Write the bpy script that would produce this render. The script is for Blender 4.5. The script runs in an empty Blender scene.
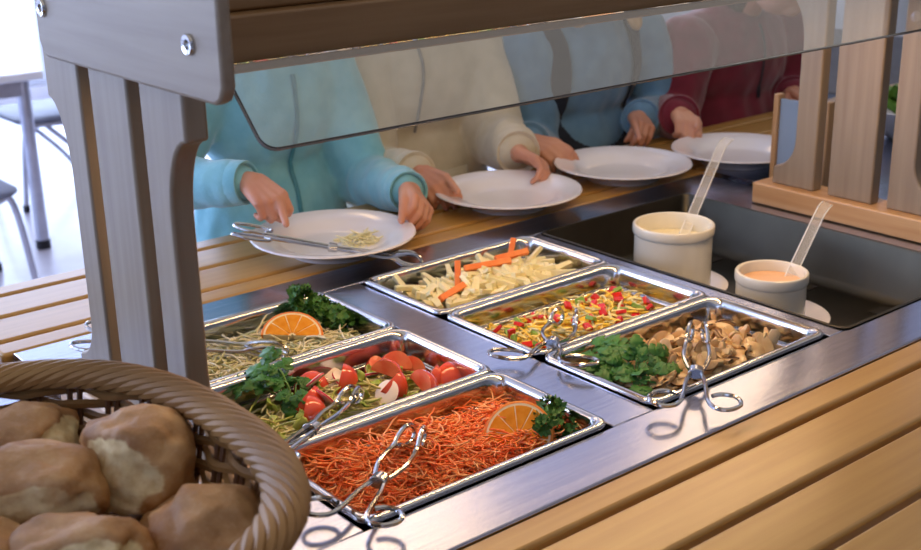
import bpy, math, random
from mathutils import Vector as V, Matrix, noise, Euler
R = random.Random(11)
PI = math.pi
sc = bpy.context.scene
COL = sc.collection

# ------------------------------------------------------------------ mesh helpers
class MB:
    def __init__(s): s.v = []; s.f = []; s.m = []
    def add(s, vs, fs, mi=0):
        o = len(s.v); s.v += [tuple(p) for p in vs]
        s.f += [tuple(i + o for i in f) for f in fs]; s.m += [mi] * len(fs)
    def tube(s, path, r, n=6, closed=False, mi=0):
        P = [V(p) for p in path]; k = len(P)
        rs = r if isinstance(r, (list, tuple)) else [r] * k
        T = []
        for i in range(k):
            a = P[(i - 1) % k] if (closed or i > 0) else P[i]
            b = P[(i + 1) % k] if (closed or i < k - 1) else P[i]
            t = (b - a); T.append(t.normalized() if t.length > 1e-9 else V((0, 0, 1)))
        up = V((0, 0, 1)) if abs(T[0].z) < .9 else V((1, 0, 0))
        N = (up - T[0] * up.dot(T[0])).normalized()
        vs = []; fs = []
        for i in range(k):
            N = (N - T[i] * N.dot(T[i]))
            N = N.normalized() if N.length > 1e-6 else T[i].orthogonal().normalized()
            B = T[i].cross(N)
            for j in range(n):
                a = 2 * PI * j / n
                vs.append(P[i] + (N * math.cos(a) + B * math.sin(a)) * rs[i])
        for i in range(k if closed else k - 1):
            for j in range(n):
                a = i * n + j; b = i * n + (j + 1) % n
                c = ((i + 1) % k) * n + (j + 1) % n; d = ((i + 1) % k) * n + j
                fs.append((a, b, c, d))
        if not closed:
            fs.append(tuple(range(n))[::-1]); fs.append(tuple((k - 1) * n + j for j in range(n)))
        s.add(vs, fs, mi)
    def lathe(s, prof, n=48, c=(0, 0, 0), mi=0, M=None):
        vs = []; fs = []; idx = []
        for (r, z) in prof:
            if r < 1e-6: idx.append([len(vs)]); vs.append(V((0, 0, z)))
            else:
                idx.append(list(range(len(vs), len(vs) + n)))
                vs += [V((r * math.cos(2 * PI * j / n), r * math.sin(2 * PI * j / n), z)) for j in range(n)]
        for A, B in zip(idx, idx[1:]):
            for j in range(n):
                k = (j + 1) % n
                if len(A) == 1 and len(B) == 1: continue
                if len(A) == 1: fs.append((A[0], B[k], B[j]))
                elif len(B) == 1: fs.append((A[j], A[k], B[0]))
                else: fs.append((A[j], A[k], B[k], B[j]))
        if M: vs = [M @ p for p in vs]
        s.add([p + V(c) for p in vs], fs, mi)
    def loft(s, loops, cap0=False, cap1=False, mi=0):
        n = len(loops[0]); vs = [p for l in loops for p in l]; fs = []
        for i in range(len(loops) - 1):
            for j in range(n):
                k = (j + 1) % n
                fs.append((i * n + j, i * n + k, (i + 1) * n + k, (i + 1) * n + j))
        if cap0: fs.append(tuple(range(n))[::-1])
        if cap1: fs.append(tuple((len(loops) - 1) * n + j for j in range(n)))
        s.add(vs, fs, mi)
    def box(s, x0, x1, y0, y1, z0, z1, mi=0):
        s.add([(x0, y0, z0), (x1, y0, z0), (x1, y1, z0), (x0, y1, z0), (x0, y0, z1), (x1, y0, z1), (x1, y1, z1), (x0, y1, z1)],
              [(3, 2, 1, 0), (4, 5, 6, 7), (0, 1, 5, 4), (1, 2, 6, 5), (2, 3, 7, 6), (3, 0, 4, 7)], mi)
    def bars(s, a, b, w, h, mi=0):           # square bar from a to b
        a = V(a); b = V(b); t = (b - a).normalized(); u = t.orthogonal().normalized(); q = t.cross(u)
        vs = [p + u * (w * sx) + q * (h * sy) for p in (a, b) for sx, sy in ((-1, -1), (1, -1), (1, 1), (-1, 1))]
        s.add(vs, [(3, 2, 1, 0), (4, 5, 6, 7), (0, 1, 5, 4), (1, 2, 6, 5), (2, 3, 7, 6), (3, 0, 4, 7)], mi)
    def ell(s, c, r, M=None, nu=20, nv=12, mi=0):
        vs = [V((0, 0, -r[2]))]; fs = []
        for i in range(1, nv):
            ph = -PI / 2 + PI * i / nv
            for j in range(nu):
                th = 2 * PI * j / nu
                vs.append(V((r[0] * math.cos(ph) * math.cos(th), r[1] * math.cos(ph) * math.sin(th), r[2] * math.sin(ph))))
        vs.append(V((0, 0, r[2]))); L = len(vs) - 1
        for j in range(nu):
            k = (j + 1) % nu
            fs.append((0, 1 + k, 1 + j)); b = 1 + (nv - 2) * nu; fs.append((b + j, b + k, L))
            for i in range(nv - 2): fs.append((1 + i * nu + j, 1 + i * nu + k, 1 + (i + 1) * nu + k, 1 + (i + 1) * nu + j))
        if M: vs = [M @ p for p in vs]
        s.add([p + V(c) for p in vs], fs, mi)
    def rc(s, a, b, ra, rb, n=14, mi=0, flat=None):     # round cone: a tapered capsule
        a = V(a); b = V(b); t = b - a; L = t.length; t = t.normalized()
        prof = []
        for i in range(7): q = -PI / 2 + PI / 2 * i / 6; prof.append((ra * math.cos(q), ra * math.sin(q)))
        for i in range(7): q = PI / 2 * i / 6; prof.append((rb * math.cos(q), L + rb * math.sin(q)))
        prof[0] = (0, -ra); prof[-1] = (0, L + rb)
        s.lathe(prof, n, a, mi, t.to_track_quat('Z', 'Y').to_matrix())
    def prism(s, out, d0, d1, axis='x', mi=0):   # outline in the two other axes
        n = len(out)
        def mk(p, d): return (d, p[0], p[1]) if axis == 'x' else ((p[0], d, p[1]) if axis == 'y' else (p[0], p[1], d))
        vs = [mk(p, d0) for p in out] + [mk(p, d1) for p in out]
        fs = [tuple(range(n))[::-1], tuple(range(n, 2 * n))] + [(j, (j + 1) % n, n + (j + 1) % n, n + j) for j in range(n)]
        s.add(vs, fs, mi)
    def mesh(s, name):
        me = bpy.data.meshes.new(name); me.from_pydata(s.v, [], s.f); me.validate(); me.update(); return me
    def build(s, name, mat, parent=None, smooth=True, bevel=0, seg=2, angle=40, local=False):
        """parent None: a top-level mesh with its origin at its base; else a part of `parent`"""
        if parent is None:
            xs = [p[0] for p in s.v]; ys = [p[1] for p in s.v]; zs = [p[2] for p in s.v]
            off = V(((min(xs) + max(xs)) / 2, (min(ys) + max(ys)) / 2, min(zs)))
        else: off = V((0, 0, 0)) if local else root_loc(parent)
        s.v = [tuple(V(p) - off) for p in s.v]
        me = s.mesh(name); o = bpy.data.objects.new(name, me); COL.objects.link(o)
        for m in (mat if isinstance(mat, (list, tuple)) else [mat]): me.materials.append(m)
        if len(me.polygons) == len(s.m): me.polygons.foreach_set('material_index', s.m)
        fixn(me)
        if smooth:
            me.polygons.foreach_set('use_smooth', [True] * len(me.polygons)); me.set_sharp_from_angle(angle=math.radians(angle))
        if parent is None: o.location = off
        else: o.parent = parent
        if bevel:
            b = o.modifiers.new('bevel', 'BEVEL'); b.width = bevel; b.segments = seg; b.limit_method = 'ANGLE'; b.angle_limit = math.radians(40)
        return o
def fixn(me):
    import bmesh
    bm = bmesh.new(); bm.from_mesh(me); bmesh.ops.recalc_face_normals(bm, faces=bm.faces); bm.to_mesh(me); bm.free()
def root_loc(o):
    l = V(o.location)
    while o.parent: o = o.parent; l += V(o.location)
    return l
def tag(o, label=None, cat=None, group=None, kind=None):
    if label: o['label'] = label
    if cat: o['category'] = cat
    if group: o['group'] = group
    if kind: o['kind'] = kind
    return o
def thing(name, label, cat, loc=(0, 0, 0), group=None):
    o = bpy.data.objects.new(name, None); COL.objects.link(o); o.location = loc; o.empty_display_size = .02
    return tag(o, label, cat, group)
def struct(name, mb, m, **k):
    return tag(mb.build(name, m, **k), kind='structure')
def dup(o, parent=None):
    c = o.copy(); COL.objects.link(c)
    if parent: c.parent = parent
    for ch in list(o.children): dup(ch, c)
    return c
def rrect(x0, x1, y0, y1, r, z, n=6):
    out = []
    for cx, cy, a0 in ((x1 - r, y1 - r, 0), (x0 + r, y1 - r, 90), (x0 + r, y0 + r, 180), (x1 - r, y0 + r, 270)):
        for i in range(n + 1):
            a = math.radians(a0 + 90 * i / n); out.append(V((cx + r * math.cos(a), cy + r * math.sin(a), z)))
    return out
def spline(P, n=6, closed=False):
    P = [V(p) for p in P]; k = len(P); out = []
    for i in range(k if closed else k - 1):
        p1 = P[i]; p2 = P[(i + 1) % k]
        p0 = P[(i - 1) % k] if (closed or i > 0) else p1; p3 = P[(i + 2) % k] if (closed or i < k - 2) else p2
        for j in range(n):
            t = j / n; out.append(.5 * ((2 * p1) + (p2 - p0) * t + (2 * p0 - 5 * p1 + 4 * p2 - p3) * t * t + (3 * p1 - p0 - 3 * p2 + p3) * t ** 3))
    if not closed: out.append(P[-1])
    return out

# ------------------------------------------------------------------ materials
def s2l(c):
    if isinstance(c, str): c = tuple(int(c[i:i + 2], 16) / 255 for i in (0, 2, 4))
    return tuple((x / 12.92 if x <= .04045 else ((x + .055) / 1.055) ** 2.4) for x in c) + (1,)
def pm(name, c1, c2=None, scale=20, rough=.5, metal=0, bump=0, bscale=None, stretch=(1, 1, 1), det=4, lo=.35, hi=.65, spec=.5,
       coat=0, trans=0, sss=0, sheen=0, c3=None, rvar=0, ior=1.45, crough=.12):
    m = bpy.data.materials.new(name); m.use_nodes = True; nt = m.node_tree; N = nt.nodes; L = nt.links
    b = N['Principled BSDF']
    b.inputs['Roughness'].default_value = rough; b.inputs['Metallic'].default_value = metal
    b.inputs['Specular IOR Level'].default_value = spec; b.inputs['Coat Weight'].default_value = coat; b.inputs['IOR'].default_value = ior
    b.inputs['Coat Roughness'].default_value = crough
    b.inputs['Transmission Weight'].default_value = trans; b.inputs['Sheen Weight'].default_value = sheen
    if sss:
        b.inputs['Subsurface Weight'].default_value = sss; b.inputs['Subsurface Radius'].default_value = (.01, .004, .002); b.inputs['Subsurface Scale'].default_value = 1
    tc = N.new('ShaderNodeTexCoord'); mp = N.new('ShaderNodeMapping'); mp.inputs['Scale'].default_value = stretch
    L.new(tc.outputs['Object'], mp.inputs['Vector'])
    nz = N.new('ShaderNodeTexNoise'); nz.inputs['Scale'].default_value = scale; nz.inputs['Detail'].default_value = det
    L.new(mp.outputs[0], nz.inputs['Vector'])
    cr = N.new('ShaderNodeValToRGB'); cr.color_ramp.elements[0].position = lo; cr.color_ramp.elements[1].position = hi
    cr.color_ramp.elements[0].color = s2l(c1); cr.color_ramp.elements[1].color = s2l(c2 or c1)
    if c3: e = cr.color_ramp.elements.new((lo + hi) / 2); e.color = s2l(c3)
    L.new(nz.outputs[0], cr.inputs[0]); L.new(cr.outputs[0], b.inputs['Base Color'])
    if rvar:
        mr = N.new('ShaderNodeMapRange'); mr.inputs[3].default_value = rough - rvar; mr.inputs[4].default_value = rough + rvar
        L.new(nz.outputs[0], mr.inputs[0]); L.new(mr.outputs[0], b.inputs['Roughness'])
    if bump:
        n2 = N.new('ShaderNodeTexNoise'); n2.inputs['Scale'].default_value = bscale or scale; n2.inputs['Detail'].default_value = 5
        L.new(mp.outputs[0], n2.inputs['Vector'])
        bp = N.new('ShaderNodeBump'); bp.inputs['Strength'].default_value = bump; bp.inputs['Distance'].default_value = .002
        L.new(n2.outputs[0], bp.inputs['Height']); L.new(bp.outputs[0], b.inputs['Normal'])
    return m
def glow(name, col, st):
    m = bpy.data.materials.new(name); m.use_nodes = True; nt = m.node_tree; nt.nodes.clear()
    e = nt.nodes.new('ShaderNodeEmission'); e.inputs[0].default_value = s2l(col); e.inputs[1].default_value = st
    o = nt.nodes.new('ShaderNodeOutputMaterial'); nt.links.new(e.outputs[0], o.inputs[0]); return m
def wood(name, ax, c1='b98b5a', c2='cda677', rough=.38, coat=.25):
    st = {'x': (2, 40, 40), 'y': (40, 2, 40), 'z': (40, 40, 2)}[ax]
    return pm(name, c1, c2, 2.2, rough, stretch=st, crough=.32, det=6, bump=.06, bscale=3, coat=coat, lo=.3, hi=.7)
BX = wood('beech_x', 'x'); BY = wood('beech_y', 'y'); BZ = wood('beech_z', 'z')
RAIL = wood('beech_rail', 'x', 'ae8443', 'bc9350', .3, .35)
STEEL = pm('brushed_steel', 'b0b4c6', 'c0c4d4', 1.5, .2, 1, bump=.03, bscale=6, stretch=(3, 160, 160), rvar=.05)
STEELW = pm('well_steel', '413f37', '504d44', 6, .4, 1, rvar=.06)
PANM = pm('pan_steel', 'c4c3c2', 'd6d5d3', 8, .16, 1, bump=.02, bscale=30)
CHROME = pm('chrome', 'b9b8b6', 'c9c8c6', 20, .15, 1)
DARK = pm('dark_gap', '14130f', '1d1b17', 30, .7)
WHITEP = pm('painted_wall', 'd9d8dc', 'e3e2e6', 3, .8)
PLATE = pm('white_glaze', 'e4e2e6', 'eceaee', 5, .16, coat=.4)
CROCK = pm('crock_glaze', 'd6d3c4', 'e0ddce', 6, .22, coat=.3)
RUBBER = pm('black_rubber', '17171b', '202026', 40, .6)

# ------------------------------------------------------------------ camera
CAM = V((-.828, -.7806, .5529)); F = 1240.2
cd = bpy.data.cameras.new('camera'); cam = bpy.data.objects.new('camera', cd); COL.objects.link(cam); sc.camera = cam
yaw, pit, rol = .6819, -.3321, -.0183
fw = V((math.sin(yaw) * math.cos(pit), math.cos(yaw) * math.cos(pit), math.sin(pit)))
rt = fw.cross(V((0, 0, 1))).normalized(); up = rt.cross(fw)
r2 = rt * math.cos(rol) + up * math.sin(rol); u2 = -rt * math.sin(rol) + up * math.cos(rol)
mw = Matrix((r2, u2, -fw)).transposed().to_4x4(); mw.translation = CAM; cam.matrix_world = mw
cd.sensor_width = 36; cd.sensor_fit = 'HORIZONTAL'; cd.lens = F / 921 * 36; cd.clip_start = .02
cd.dof.use_dof = True; cd.dof.focus_distance = 1.3; cd.dof.aperture_fstop = 9

# ------------------------------------------------------------------ the room
FL = -.85; CE = 2.0; X0, X1, Y0, Y1 = -4.0, 6.5, -4.0, 6.5
FLOORM = pm('pale_linoleum', 'c9c8d4', 'd6d5e0', 6, .35, det=8, coat=.2)
b = MB(); b.box(X0, X1, Y0, Y1, FL - .05, FL); struct('floor', b, FLOORM, smooth=False)
b = MB(); b.box(X0, X1, Y0, Y1, CE, CE + .05); struct('ceiling', b, WHITEP, smooth=False)
def wall(name, fixed, a0, a1, holes, ax, m=WHITEP):
    """one wall with rectangular openings; holes = (a0,a1,z0,z1)"""
    b = MB(); hs = sorted(holes); cur = a0
    def bx(p, q, z0, z1):
        if q - p < 1e-6 or z1 - z0 < 1e-6: return
        if ax == 'x': b.box(p, q, fixed, fixed + .12, z0, z1)
        else: b.box(fixed, fixed + .12, p, q, z0, z1)
    for h in hs:
        bx(cur, h[0], FL, CE); bx(h[0], h[1], FL, h[2]); bx(h[0], h[1], h[3], CE); cur = h[1]
    bx(cur, a1, FL, CE); struct(name, b, m, smooth=False)
FRM = pm('window_frame_paint', 'cfd3dc', 'd8dce4', 8, .4)
SKYM = glow('bright_overcast_daylight', 'd3e2ff', 1.7)
nwin = [0]
def window(fixed, h, ax, inward):
    nwin[0] += 1; b = MB(); t = .035
    def bx(p, q, z0, z1, d0=.03, d1=.09, mi=0):
        if ax == 'x': b.box(p, q, fixed + d0, fixed + d1, z0, z1, mi)
        else: b.box(fixed + d0, fixed + d1, p, q, z0, z1, mi)
    a0, a1, z0, z1 = h
    bx(a0, a0 + t, z0, z1); bx(a1 - t, a1, z0, z1); bx(a0 + t, a1 - t, z0, z0 + t); bx(a0 + t, a1 - t, z1 - t, z1)
    k = max(1, round((a1 - a0) / .9))
    for i in range(1, k): p = a0 + (a1 - a0) * i / k; bx(p - t / 2, p + t / 2, z0 + t, z1 - t)
    bx(a0 + t, a1 - t, z0 + t, z1 - t, .058, .062, 1)
    o = b.build('window_%d' % nwin[0], [FRM, SKYM], smooth=False); tag(o, kind='structure')
HB = [(-2.6, .5, .05, 1.7), (.9, 3.0, -.75, 1.7), (3.2, 5.8, .1, 1.7)]
wall('wall_back', Y1, X0, X1, HB, 'x')
for h in HB: window(Y1, h, 'x', -1)
HLf = [(-2.6, -.4, .0, 1.7), (.2, 2.6, .0, 1.7), (3.2, 5.6, .0, 1.7)]
wall('wall_left', X0 - .12, Y0, Y1, HLf, 'y')
for h in HLf: window(X0 - .12, h, 'y', 1)
KIT = pm('kitchen_tiles', '8d8880', '99948b', 3, .5)
wall('wall_right', X1, Y0, Y1, [], 'y', KIT); wall('wall_front', Y0 - .12, X0, X1, [], 'x', KIT)
def area(name, loc, rot, sx, sy, col, e):
    l = bpy.data.lights.new(name, 'AREA'); l.shape = 'RECTANGLE'; l.size = sx; l.size_y = sy; l.energy = e; l.color = s2l(col)[:3]
    o = bpy.data.objects.new(name, l); COL.objects.link(o); o.location = loc; o.rotation_euler = rot; return o
COOL = 'c3d6ff'
for h in HB: area('window_daylight', ((h[0] + h[1]) / 2, Y1 - .03, (h[2] + h[3]) / 2), (-PI / 2, 0, 0), h[1] - h[0], h[3] - h[2], COOL, (40 if h[0] < 2 else 15) * (h[1] - h[0]))
for h in HLf: area('window_daylight', (X0 + .03, (h[0] + h[1]) / 2, (h[2] + h[3]) / 2), (PI / 2, 0, -PI / 2), h[1] - h[0], h[3] - h[2], '8db4ff' if h[0] < 3 else COOL, (7 if h[0] < 3 else 60) * (h[1] - h[0]))
# ceiling lamps: a white tray with a lit diffuser, and an added glowing panel over the serving side
LAMPG = glow('warm_lamp_diffuser', 'ffe2b8', 1.6); PANG = glow('added_panel_glow', 'fbf1ea', .55)
def lamp(name, lab, grp, lx, ly, hx, hy, m, e):
    t = thing(name, lab, 'ceiling lamp', (lx, ly, CE), grp)
    b = MB(); b.box(lx - hx - .02, lx + hx + .02, ly - hy - .02, ly + hy + .02, CE - .05, CE); b.build('housing', FRM, t, bevel=.005)
    b = MB(); b.box(lx - hx, lx + hx, ly - hy, ly + hy, CE - .056, CE - .051); b.build('diffuser', m, t, smooth=False)
    if e: area('lamp_light', (lx, ly, CE - .07), (0, 0, 0), hx * 2, hy * 2, 'ffd3a0', e)
for lx in (-1.2, 1.4, 3.6): lamp('ceiling_lamp', 'long white ceiling lamp with a lit warm diffuser over the dining area', 'ceiling lamps', lx, 2.6, .6, .14, LAMPG, 7)
lamp('added_ceiling_panel', 'wide added light panel, unseen above the serving side of the salad bar', None, 1.1, .0, 3.5, 1.6, PANG, 0)  # unseen glow sheet, added for the glass reflection and soft fill
w = bpy.data.worlds.new('world'); sc.world = w; w.use_nodes = True
w.node_tree.nodes['Background'].inputs[0].default_value = (.75, .85, 1, 1); w.node_tree.nodes['Background'].inputs[1].default_value = .3

# ------------------------------------------------------------------ the salad bar
XL, XR = -.386, .845
PW, PD, GX, SX, WX = .305, .177, .0604, .395, .722      # pan width, depth, second column, well, well end
bar = thing('salad_bar', 'steel topped salad bar with wooden tray rails, holding all six salad pans', 'salad bar', (.2, .265, FL))
b = MB()
for x0, x1, y0, y1 in ((XL, XR, -.0715, -.0008), (XL, XR, .5318, .6), (XL, -PW - .0008, 0, .531), (.0008, GX - .0008, 0, .531), (GX + PW + .0008, SX, 0, .531), (WX, XR, 0, .531)):
    b.box(x0, x1, y0, y1, -.012, 0)
b.build('steel_top', STEEL, bar, bevel=.0012)
for y in (-.0715, .6005): b = MB(); b.box(XL, XR, y - .001, y + .001, -.03, -.0015); b.build('steel_edge', STEEL, bar, bevel=.0006)
b = MB()      # the deep open basin
lp = [rrect(SX - .004, WX + .004, -.003, .534, .012, .0015), rrect(SX, WX, 0.001, .53, .012, .002), rrect(SX + .002, WX - .002, .003, .528, .012, -.002),
      rrect(SX + .008, WX - .008, .009, .522, .02, -.07), rrect(SX + .018, WX - .018, .02, .511, .02, -.08), rrect(SX + .03, WX - .03, .032, .5, .02, -.0805)]
b.loft(lp, cap1=True)
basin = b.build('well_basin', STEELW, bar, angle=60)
for y in (.10, .27, .45): b = MB(); b.box(.655, .69, y - .03, y + .03, -.0802, -.0792); b.build('drain_slot', DARK, basin, smooth=False)
b = MB(); b.box(-.36, .372, .005, .527, -.2, -.195); b.box(-.36, -.355, .005, .527, -.195, -.09); b.box(.367, .372, .005, .527, -.195, -.09)
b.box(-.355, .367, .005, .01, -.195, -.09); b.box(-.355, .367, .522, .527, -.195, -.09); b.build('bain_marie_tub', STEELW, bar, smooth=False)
b = MB()
b.box(XL, XR, -.06, -.04, FL + .1, -.035); b.box(XL, XR, .57, .59, FL + .1, -.035); b.box(XL, XL + .02, -.04, .57, FL + .1, -.035); b.box(XR - .02, XR, -.04, .57, FL + .1, -.035)
b.box(XL + .03, XR - .03, -.02, .55, FL, FL + .1)
b.build('cabinet', wood('cabinet_beech', 'z'), bar, bevel=.002)
SL = [(-.111, -.076), (-.191, -.1195), (-.2695, -.1995), (-.3505, -.278), (.604, .6405), (.649, .7255), (.734, .806), (.8145, .85)]
for y0, y1 in SL:
    b = MB(); b.box(XL - .012, XR + .02, y0, y1, -.022, 0); b.build('tray_slat', RAIL, bar, bevel=.004, seg=3)
for x in (-.3, .2, .75):
    for y in (-.345, .605): b = MB(); b.box(x - .02, x + .02, y, y + .24 + (.03 if y < 0 else 0), -.05, -.022); b.build('rail_bracket', STEEL, bar, bevel=.002)
# the neighbouring counters
for nm, lab, a0, a1 in (('serving_counter', 'steel topped counter under the bread basket, left of the salad bar', -1.5, XL - .022), ('serving_counter', 'steel topped counter with a white bowl of lettuce behind the wooden slats', XR + .03, 2.6)):
    t = thing(nm, lab, 'counter', ((a0 + a1) / 2, .265, FL))
    b = MB(); b.box(a0, a1, -.0715, .6, -.012, 0); b.build('steel_top', STEEL, t, bevel=.0012)
    b = MB(); b.box(a0, a1, -.06, .59, FL, -.013); b.build('cabinet', BZ, t, bevel=.002)
    for y0, y1 in SL:
        b = MB(); b.box(a0 + (.0 if a0 < 0 else .0), a1, y0, y1, -.022, 0); b.build('tray_slat', RAIL, t, bevel=.004, seg=3)

# ------------------------------------------------------------------ sneeze guard
POST = wood('beech_post', 'z', '867560', '96866f', .45, .12)
BOARD = wood('beech_board', 'y', '867560', '96866f', .45, .12)
SHELF = wood('beech_shelf', 'x', '87653f', '99774e', .42, .15)
sg = thing('sneeze_guard', 'wooden sneeze guard with slatted posts, top shelf and slanted glass pane', 'sneeze guard', (.2, .26, 0))
YC = .258
def slat_outline(side):
    """outer slat: straight inner edge, outer edge swept out at top and bottom"""
    i, n_, w_ = .064, .104, .142
    z0, z1 = .035, .386
    P = [(i, z0), (w_, z0), (w_, z0 + .028)]
    for k in range(1, 9): t = k / 8; P.append((w_ - (w_ - n_) * math.sin(t * PI / 2) ** 1.0, z0 + .03 + .045 * (1 - math.cos(t * PI / 2))))
    P += [(n_, z1 - .13)]
    for k in range(1, 9): t = k / 8; P.append((n_ + (w_ - n_) * (1 - math.cos(t * PI / 2)), z1 - .13 + .075 * math.sin(t * PI / 2)))
    P += [(w_, z1), (i, z1)]
    return [(YC + side * a, z) for a, z in P]
for xf in (-.382, .778):
    for sd in (1, -1):
        b = MB(); b.prism(slat_outline(sd), xf, xf + .022, 'x'); b.build('post_slat', POST, sg, bevel=.003, seg=3, angle=30)
    b = MB(); b.box(xf, xf + .022, YC - .0385, YC + .0385, .035, .386); b.build('post_slat', POST, sg, bevel=.003, seg=3)
    b = MB(); b.box(xf - .018, xf + .045, .10 if xf < 0 else .0, .425, 0.0006, .035); b.build('base_beam', BY, sg, bevel=.003, seg=3)
    # bracket board on the near side, with its two screws
    o = [(y, z) for y, z in ((.371, .47), (.371, .390), (.365, .379), (.355, .375), (.040, .375), (.030, .379), (.024, .390), (.024, .47))]
    b = MB(); b.prism(o, xf - .0125, xf - .0005, 'x'); bb = b.build('bracket_board', BOARD, sg, bevel=.003, seg=3)
    for y, z in ((.352, .421), (.070, .417)):
        b = MB(); M = Matrix.Rotation(-PI / 2, 3, 'Y')
        b.lathe([(0, .0), (.0035, .0), (.0042, .002), (.0075, .0025), (.0085, .001), (.0085, -.001)], 24, (xf - .013, y, z), 0, M)
        b.build('screw', CHROME, bb)
b = MB(); b.prism([(.141, .3745), (.37, .3745), (.37, .425), (.141, .425)], -.3595, .7775, 'x'); b.build('shelf', SHELF, sg, bevel=.003, seg=3)
b = MB(); b.box(-.3595, .7775, .158, .18, .4252, .53); b.build('upstand_board', SHELF, sg, bevel=.003, seg=3)
# added tube under the shelf, a guessed warm source to brighten the food
FILLT = glow('added_warm_tube', 'ffd9a6', 3.0)
b = MB(); b.box(-.30, .70, .20, .235, .3695, .3743); lh = b.build('added_tube_housing', FRM, sg, bevel=.003)
b = MB(); b.tube([(-.29, .2175, .366), (.69, .2175, .366)], .0034, 12); b.build('added_fill_tube', FILLT, lh)
area('added_tube_light', (.2, .2175, .3622), (0, 0, 0), .98, .012, 'ffd09a', 2.8)
# slanted glass, bottom edge towards the salads
GL = bpy.data.materials.new('clear_glass'); GL.use_nodes = True
g = GL.node_tree.nodes['Principled BSDF']; g.inputs['Base Color'].default_value = (.93, .96, .95, 1); g.inputs['Transmission Weight'].default_value = 1; g.inputs['Roughness'].default_value = 0; g.inputs['IOR'].default_value = 1.9
def gp(x, s, d): # s along the slope from the bottom edge, d thickness
    q = .70710678; return V((x, .078 + s * q - d * q, .322 + s * q + d * q))
o = []
xa, xb, sl, cr = -.333, .752, .0865, .014
for cx, cy, a0 in ((xb - cr, cr, 270),): pass
P = [(xb, sl), (xa, sl)] + [(xa + cr - cr * math.cos(a), cr - cr * math.sin(a)) for a in [PI / 2 * k / 6 for k in range(7)]] + [(xb - cr + cr * math.sin(a), cr - cr * math.cos(a)) for a in [PI / 2 * k / 6 for k in range(7)]]
b = MB(); n = len(P); b.add([gp(x, s, 0) for x, s in P] + [gp(x, s, .005) for x, s in P], [tuple(range(n))[::-1], tuple(range(n, 2 * n))] + [(j, (j + 1) % n, n + (j + 1) % n, n + j) for j in range(n)])
glass = b.build('glass_pane', GL, sg, smooth=False)
GEDGE = pm('glass_edge', '7c766a', '8c867a', 10, .25)
b = MB(); b.tube([gp(x, s, .0025) for x, s in P[1:]], .0012, 6); b.build('glass_edge', GEDGE, glass)

# ------------------------------------------------------------------ pans
def make_pan(name, label, x0, y0):
    x1 = x0 + PW; y1 = y0 + PD; x0 += .0008; x1 -= .0008; y0 += .0008; y1 -= .0008
    t = thing(name, label, 'food pan', ((x0 + x1) / 2, (y0 + y1) / 2, 0))
    b = MB(); L = []
    for ins, z, r in ((.0004, .0005, .016), (0, .0025, .016), (.0006, .0048, .016), (.0025, .006, .0155), (.0055, .0062, .015), (.0085, .0052, .0145), (.0105, .002, .016), (.0115, -.004, .019),
                      (.0125, -.022, .02), (.0135, -.055, .022), (.018, -.066, .022), (.03, -.068, .018)):
        L.append(rrect(x0 + ins, x1 - ins, y0 + ins, y1 - ins, r, z))
    b.loft(L, cap1=True); b.build('pan_body', PANM, t, angle=75)
    b = MB(); L = []
    for ins, z, r in ((.0138, -.0235, .02), (.0142, -.0222, .02), (.0155, -.0217, .02), (.0172, -.0222, .02), (.018, -.024, .02), (.0195, -.05, .02), (.024, -.057, .02), (.036, -.0585, .016)):
        L.append(rrect(x0 + ins, x1 - ins, y0 + ins, y1 - ins, r, z))
    b.loft(L, cap1=True); b.build('inner_tray', PANM, t, angle=75)
    return t
PANS = [('carrot', -PW, 0, 'steel pan of shredded carrot, nearest the bread basket'), ('tomato', -PW, PD, 'steel pan of tomato and radish salad, middle of the left column'),
        ('slaw', -PW, 2 * PD, 'steel pan of shredded white cabbage beside the left wooden post'), ('mush', GX, 0, 'steel pan of sliced mushrooms with flat parsley'),
        ('corn', GX, PD, 'steel pan of yellow cheese and pepper strips, middle of the right column'), ('sticks', GX, 2 * PD, 'steel pan of kohlrabi and carrot sticks nearest the white plates')]
for k, x, y, l in PANS: make_pan('food_pan', l, x, y)

# ------------------------------------------------------------------ food helpers
def heap(x0, x1, y0, y1, z, amp, sc_=40, seed=0):
    """height of a heap of food inside a pan"""
    def h(x, y):
        u = min((x - x0), (x1 - x), (y - y0), (y1 - y)) / .03; u = max(0, min(1, u)); u = u * u * (3 - 2 * u)
        return z - .015 * (1 - u) + amp * (noise.noise(V((x * sc_ * .35 + seed, y * sc_ * .35, seed))) + .5 * noise.noise(V((x * sc_, y * sc_, seed)))) 
    return h
def heapmesh(b, x0, x1, y0, y1, h, mi=0, nx=60, ny=36, zb=-.057):
    vs = []; fs = []
    for j in range(ny + 1):
        for i in range(nx + 1):
            x = x0 + (x1 - x0) * i / nx; y = y0 + (y1 - y0) * j / ny
            e = i in (0, nx) or j in (0, ny); vs.append((x, y, zb if e else h(x, y) - .003))
    for j in range(ny):
        for i in range(nx): a = j * (nx + 1) + i; fs.append((a, a + 1, a + nx + 2, a + nx + 1))
    b.add(vs, fs, mi)
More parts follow.
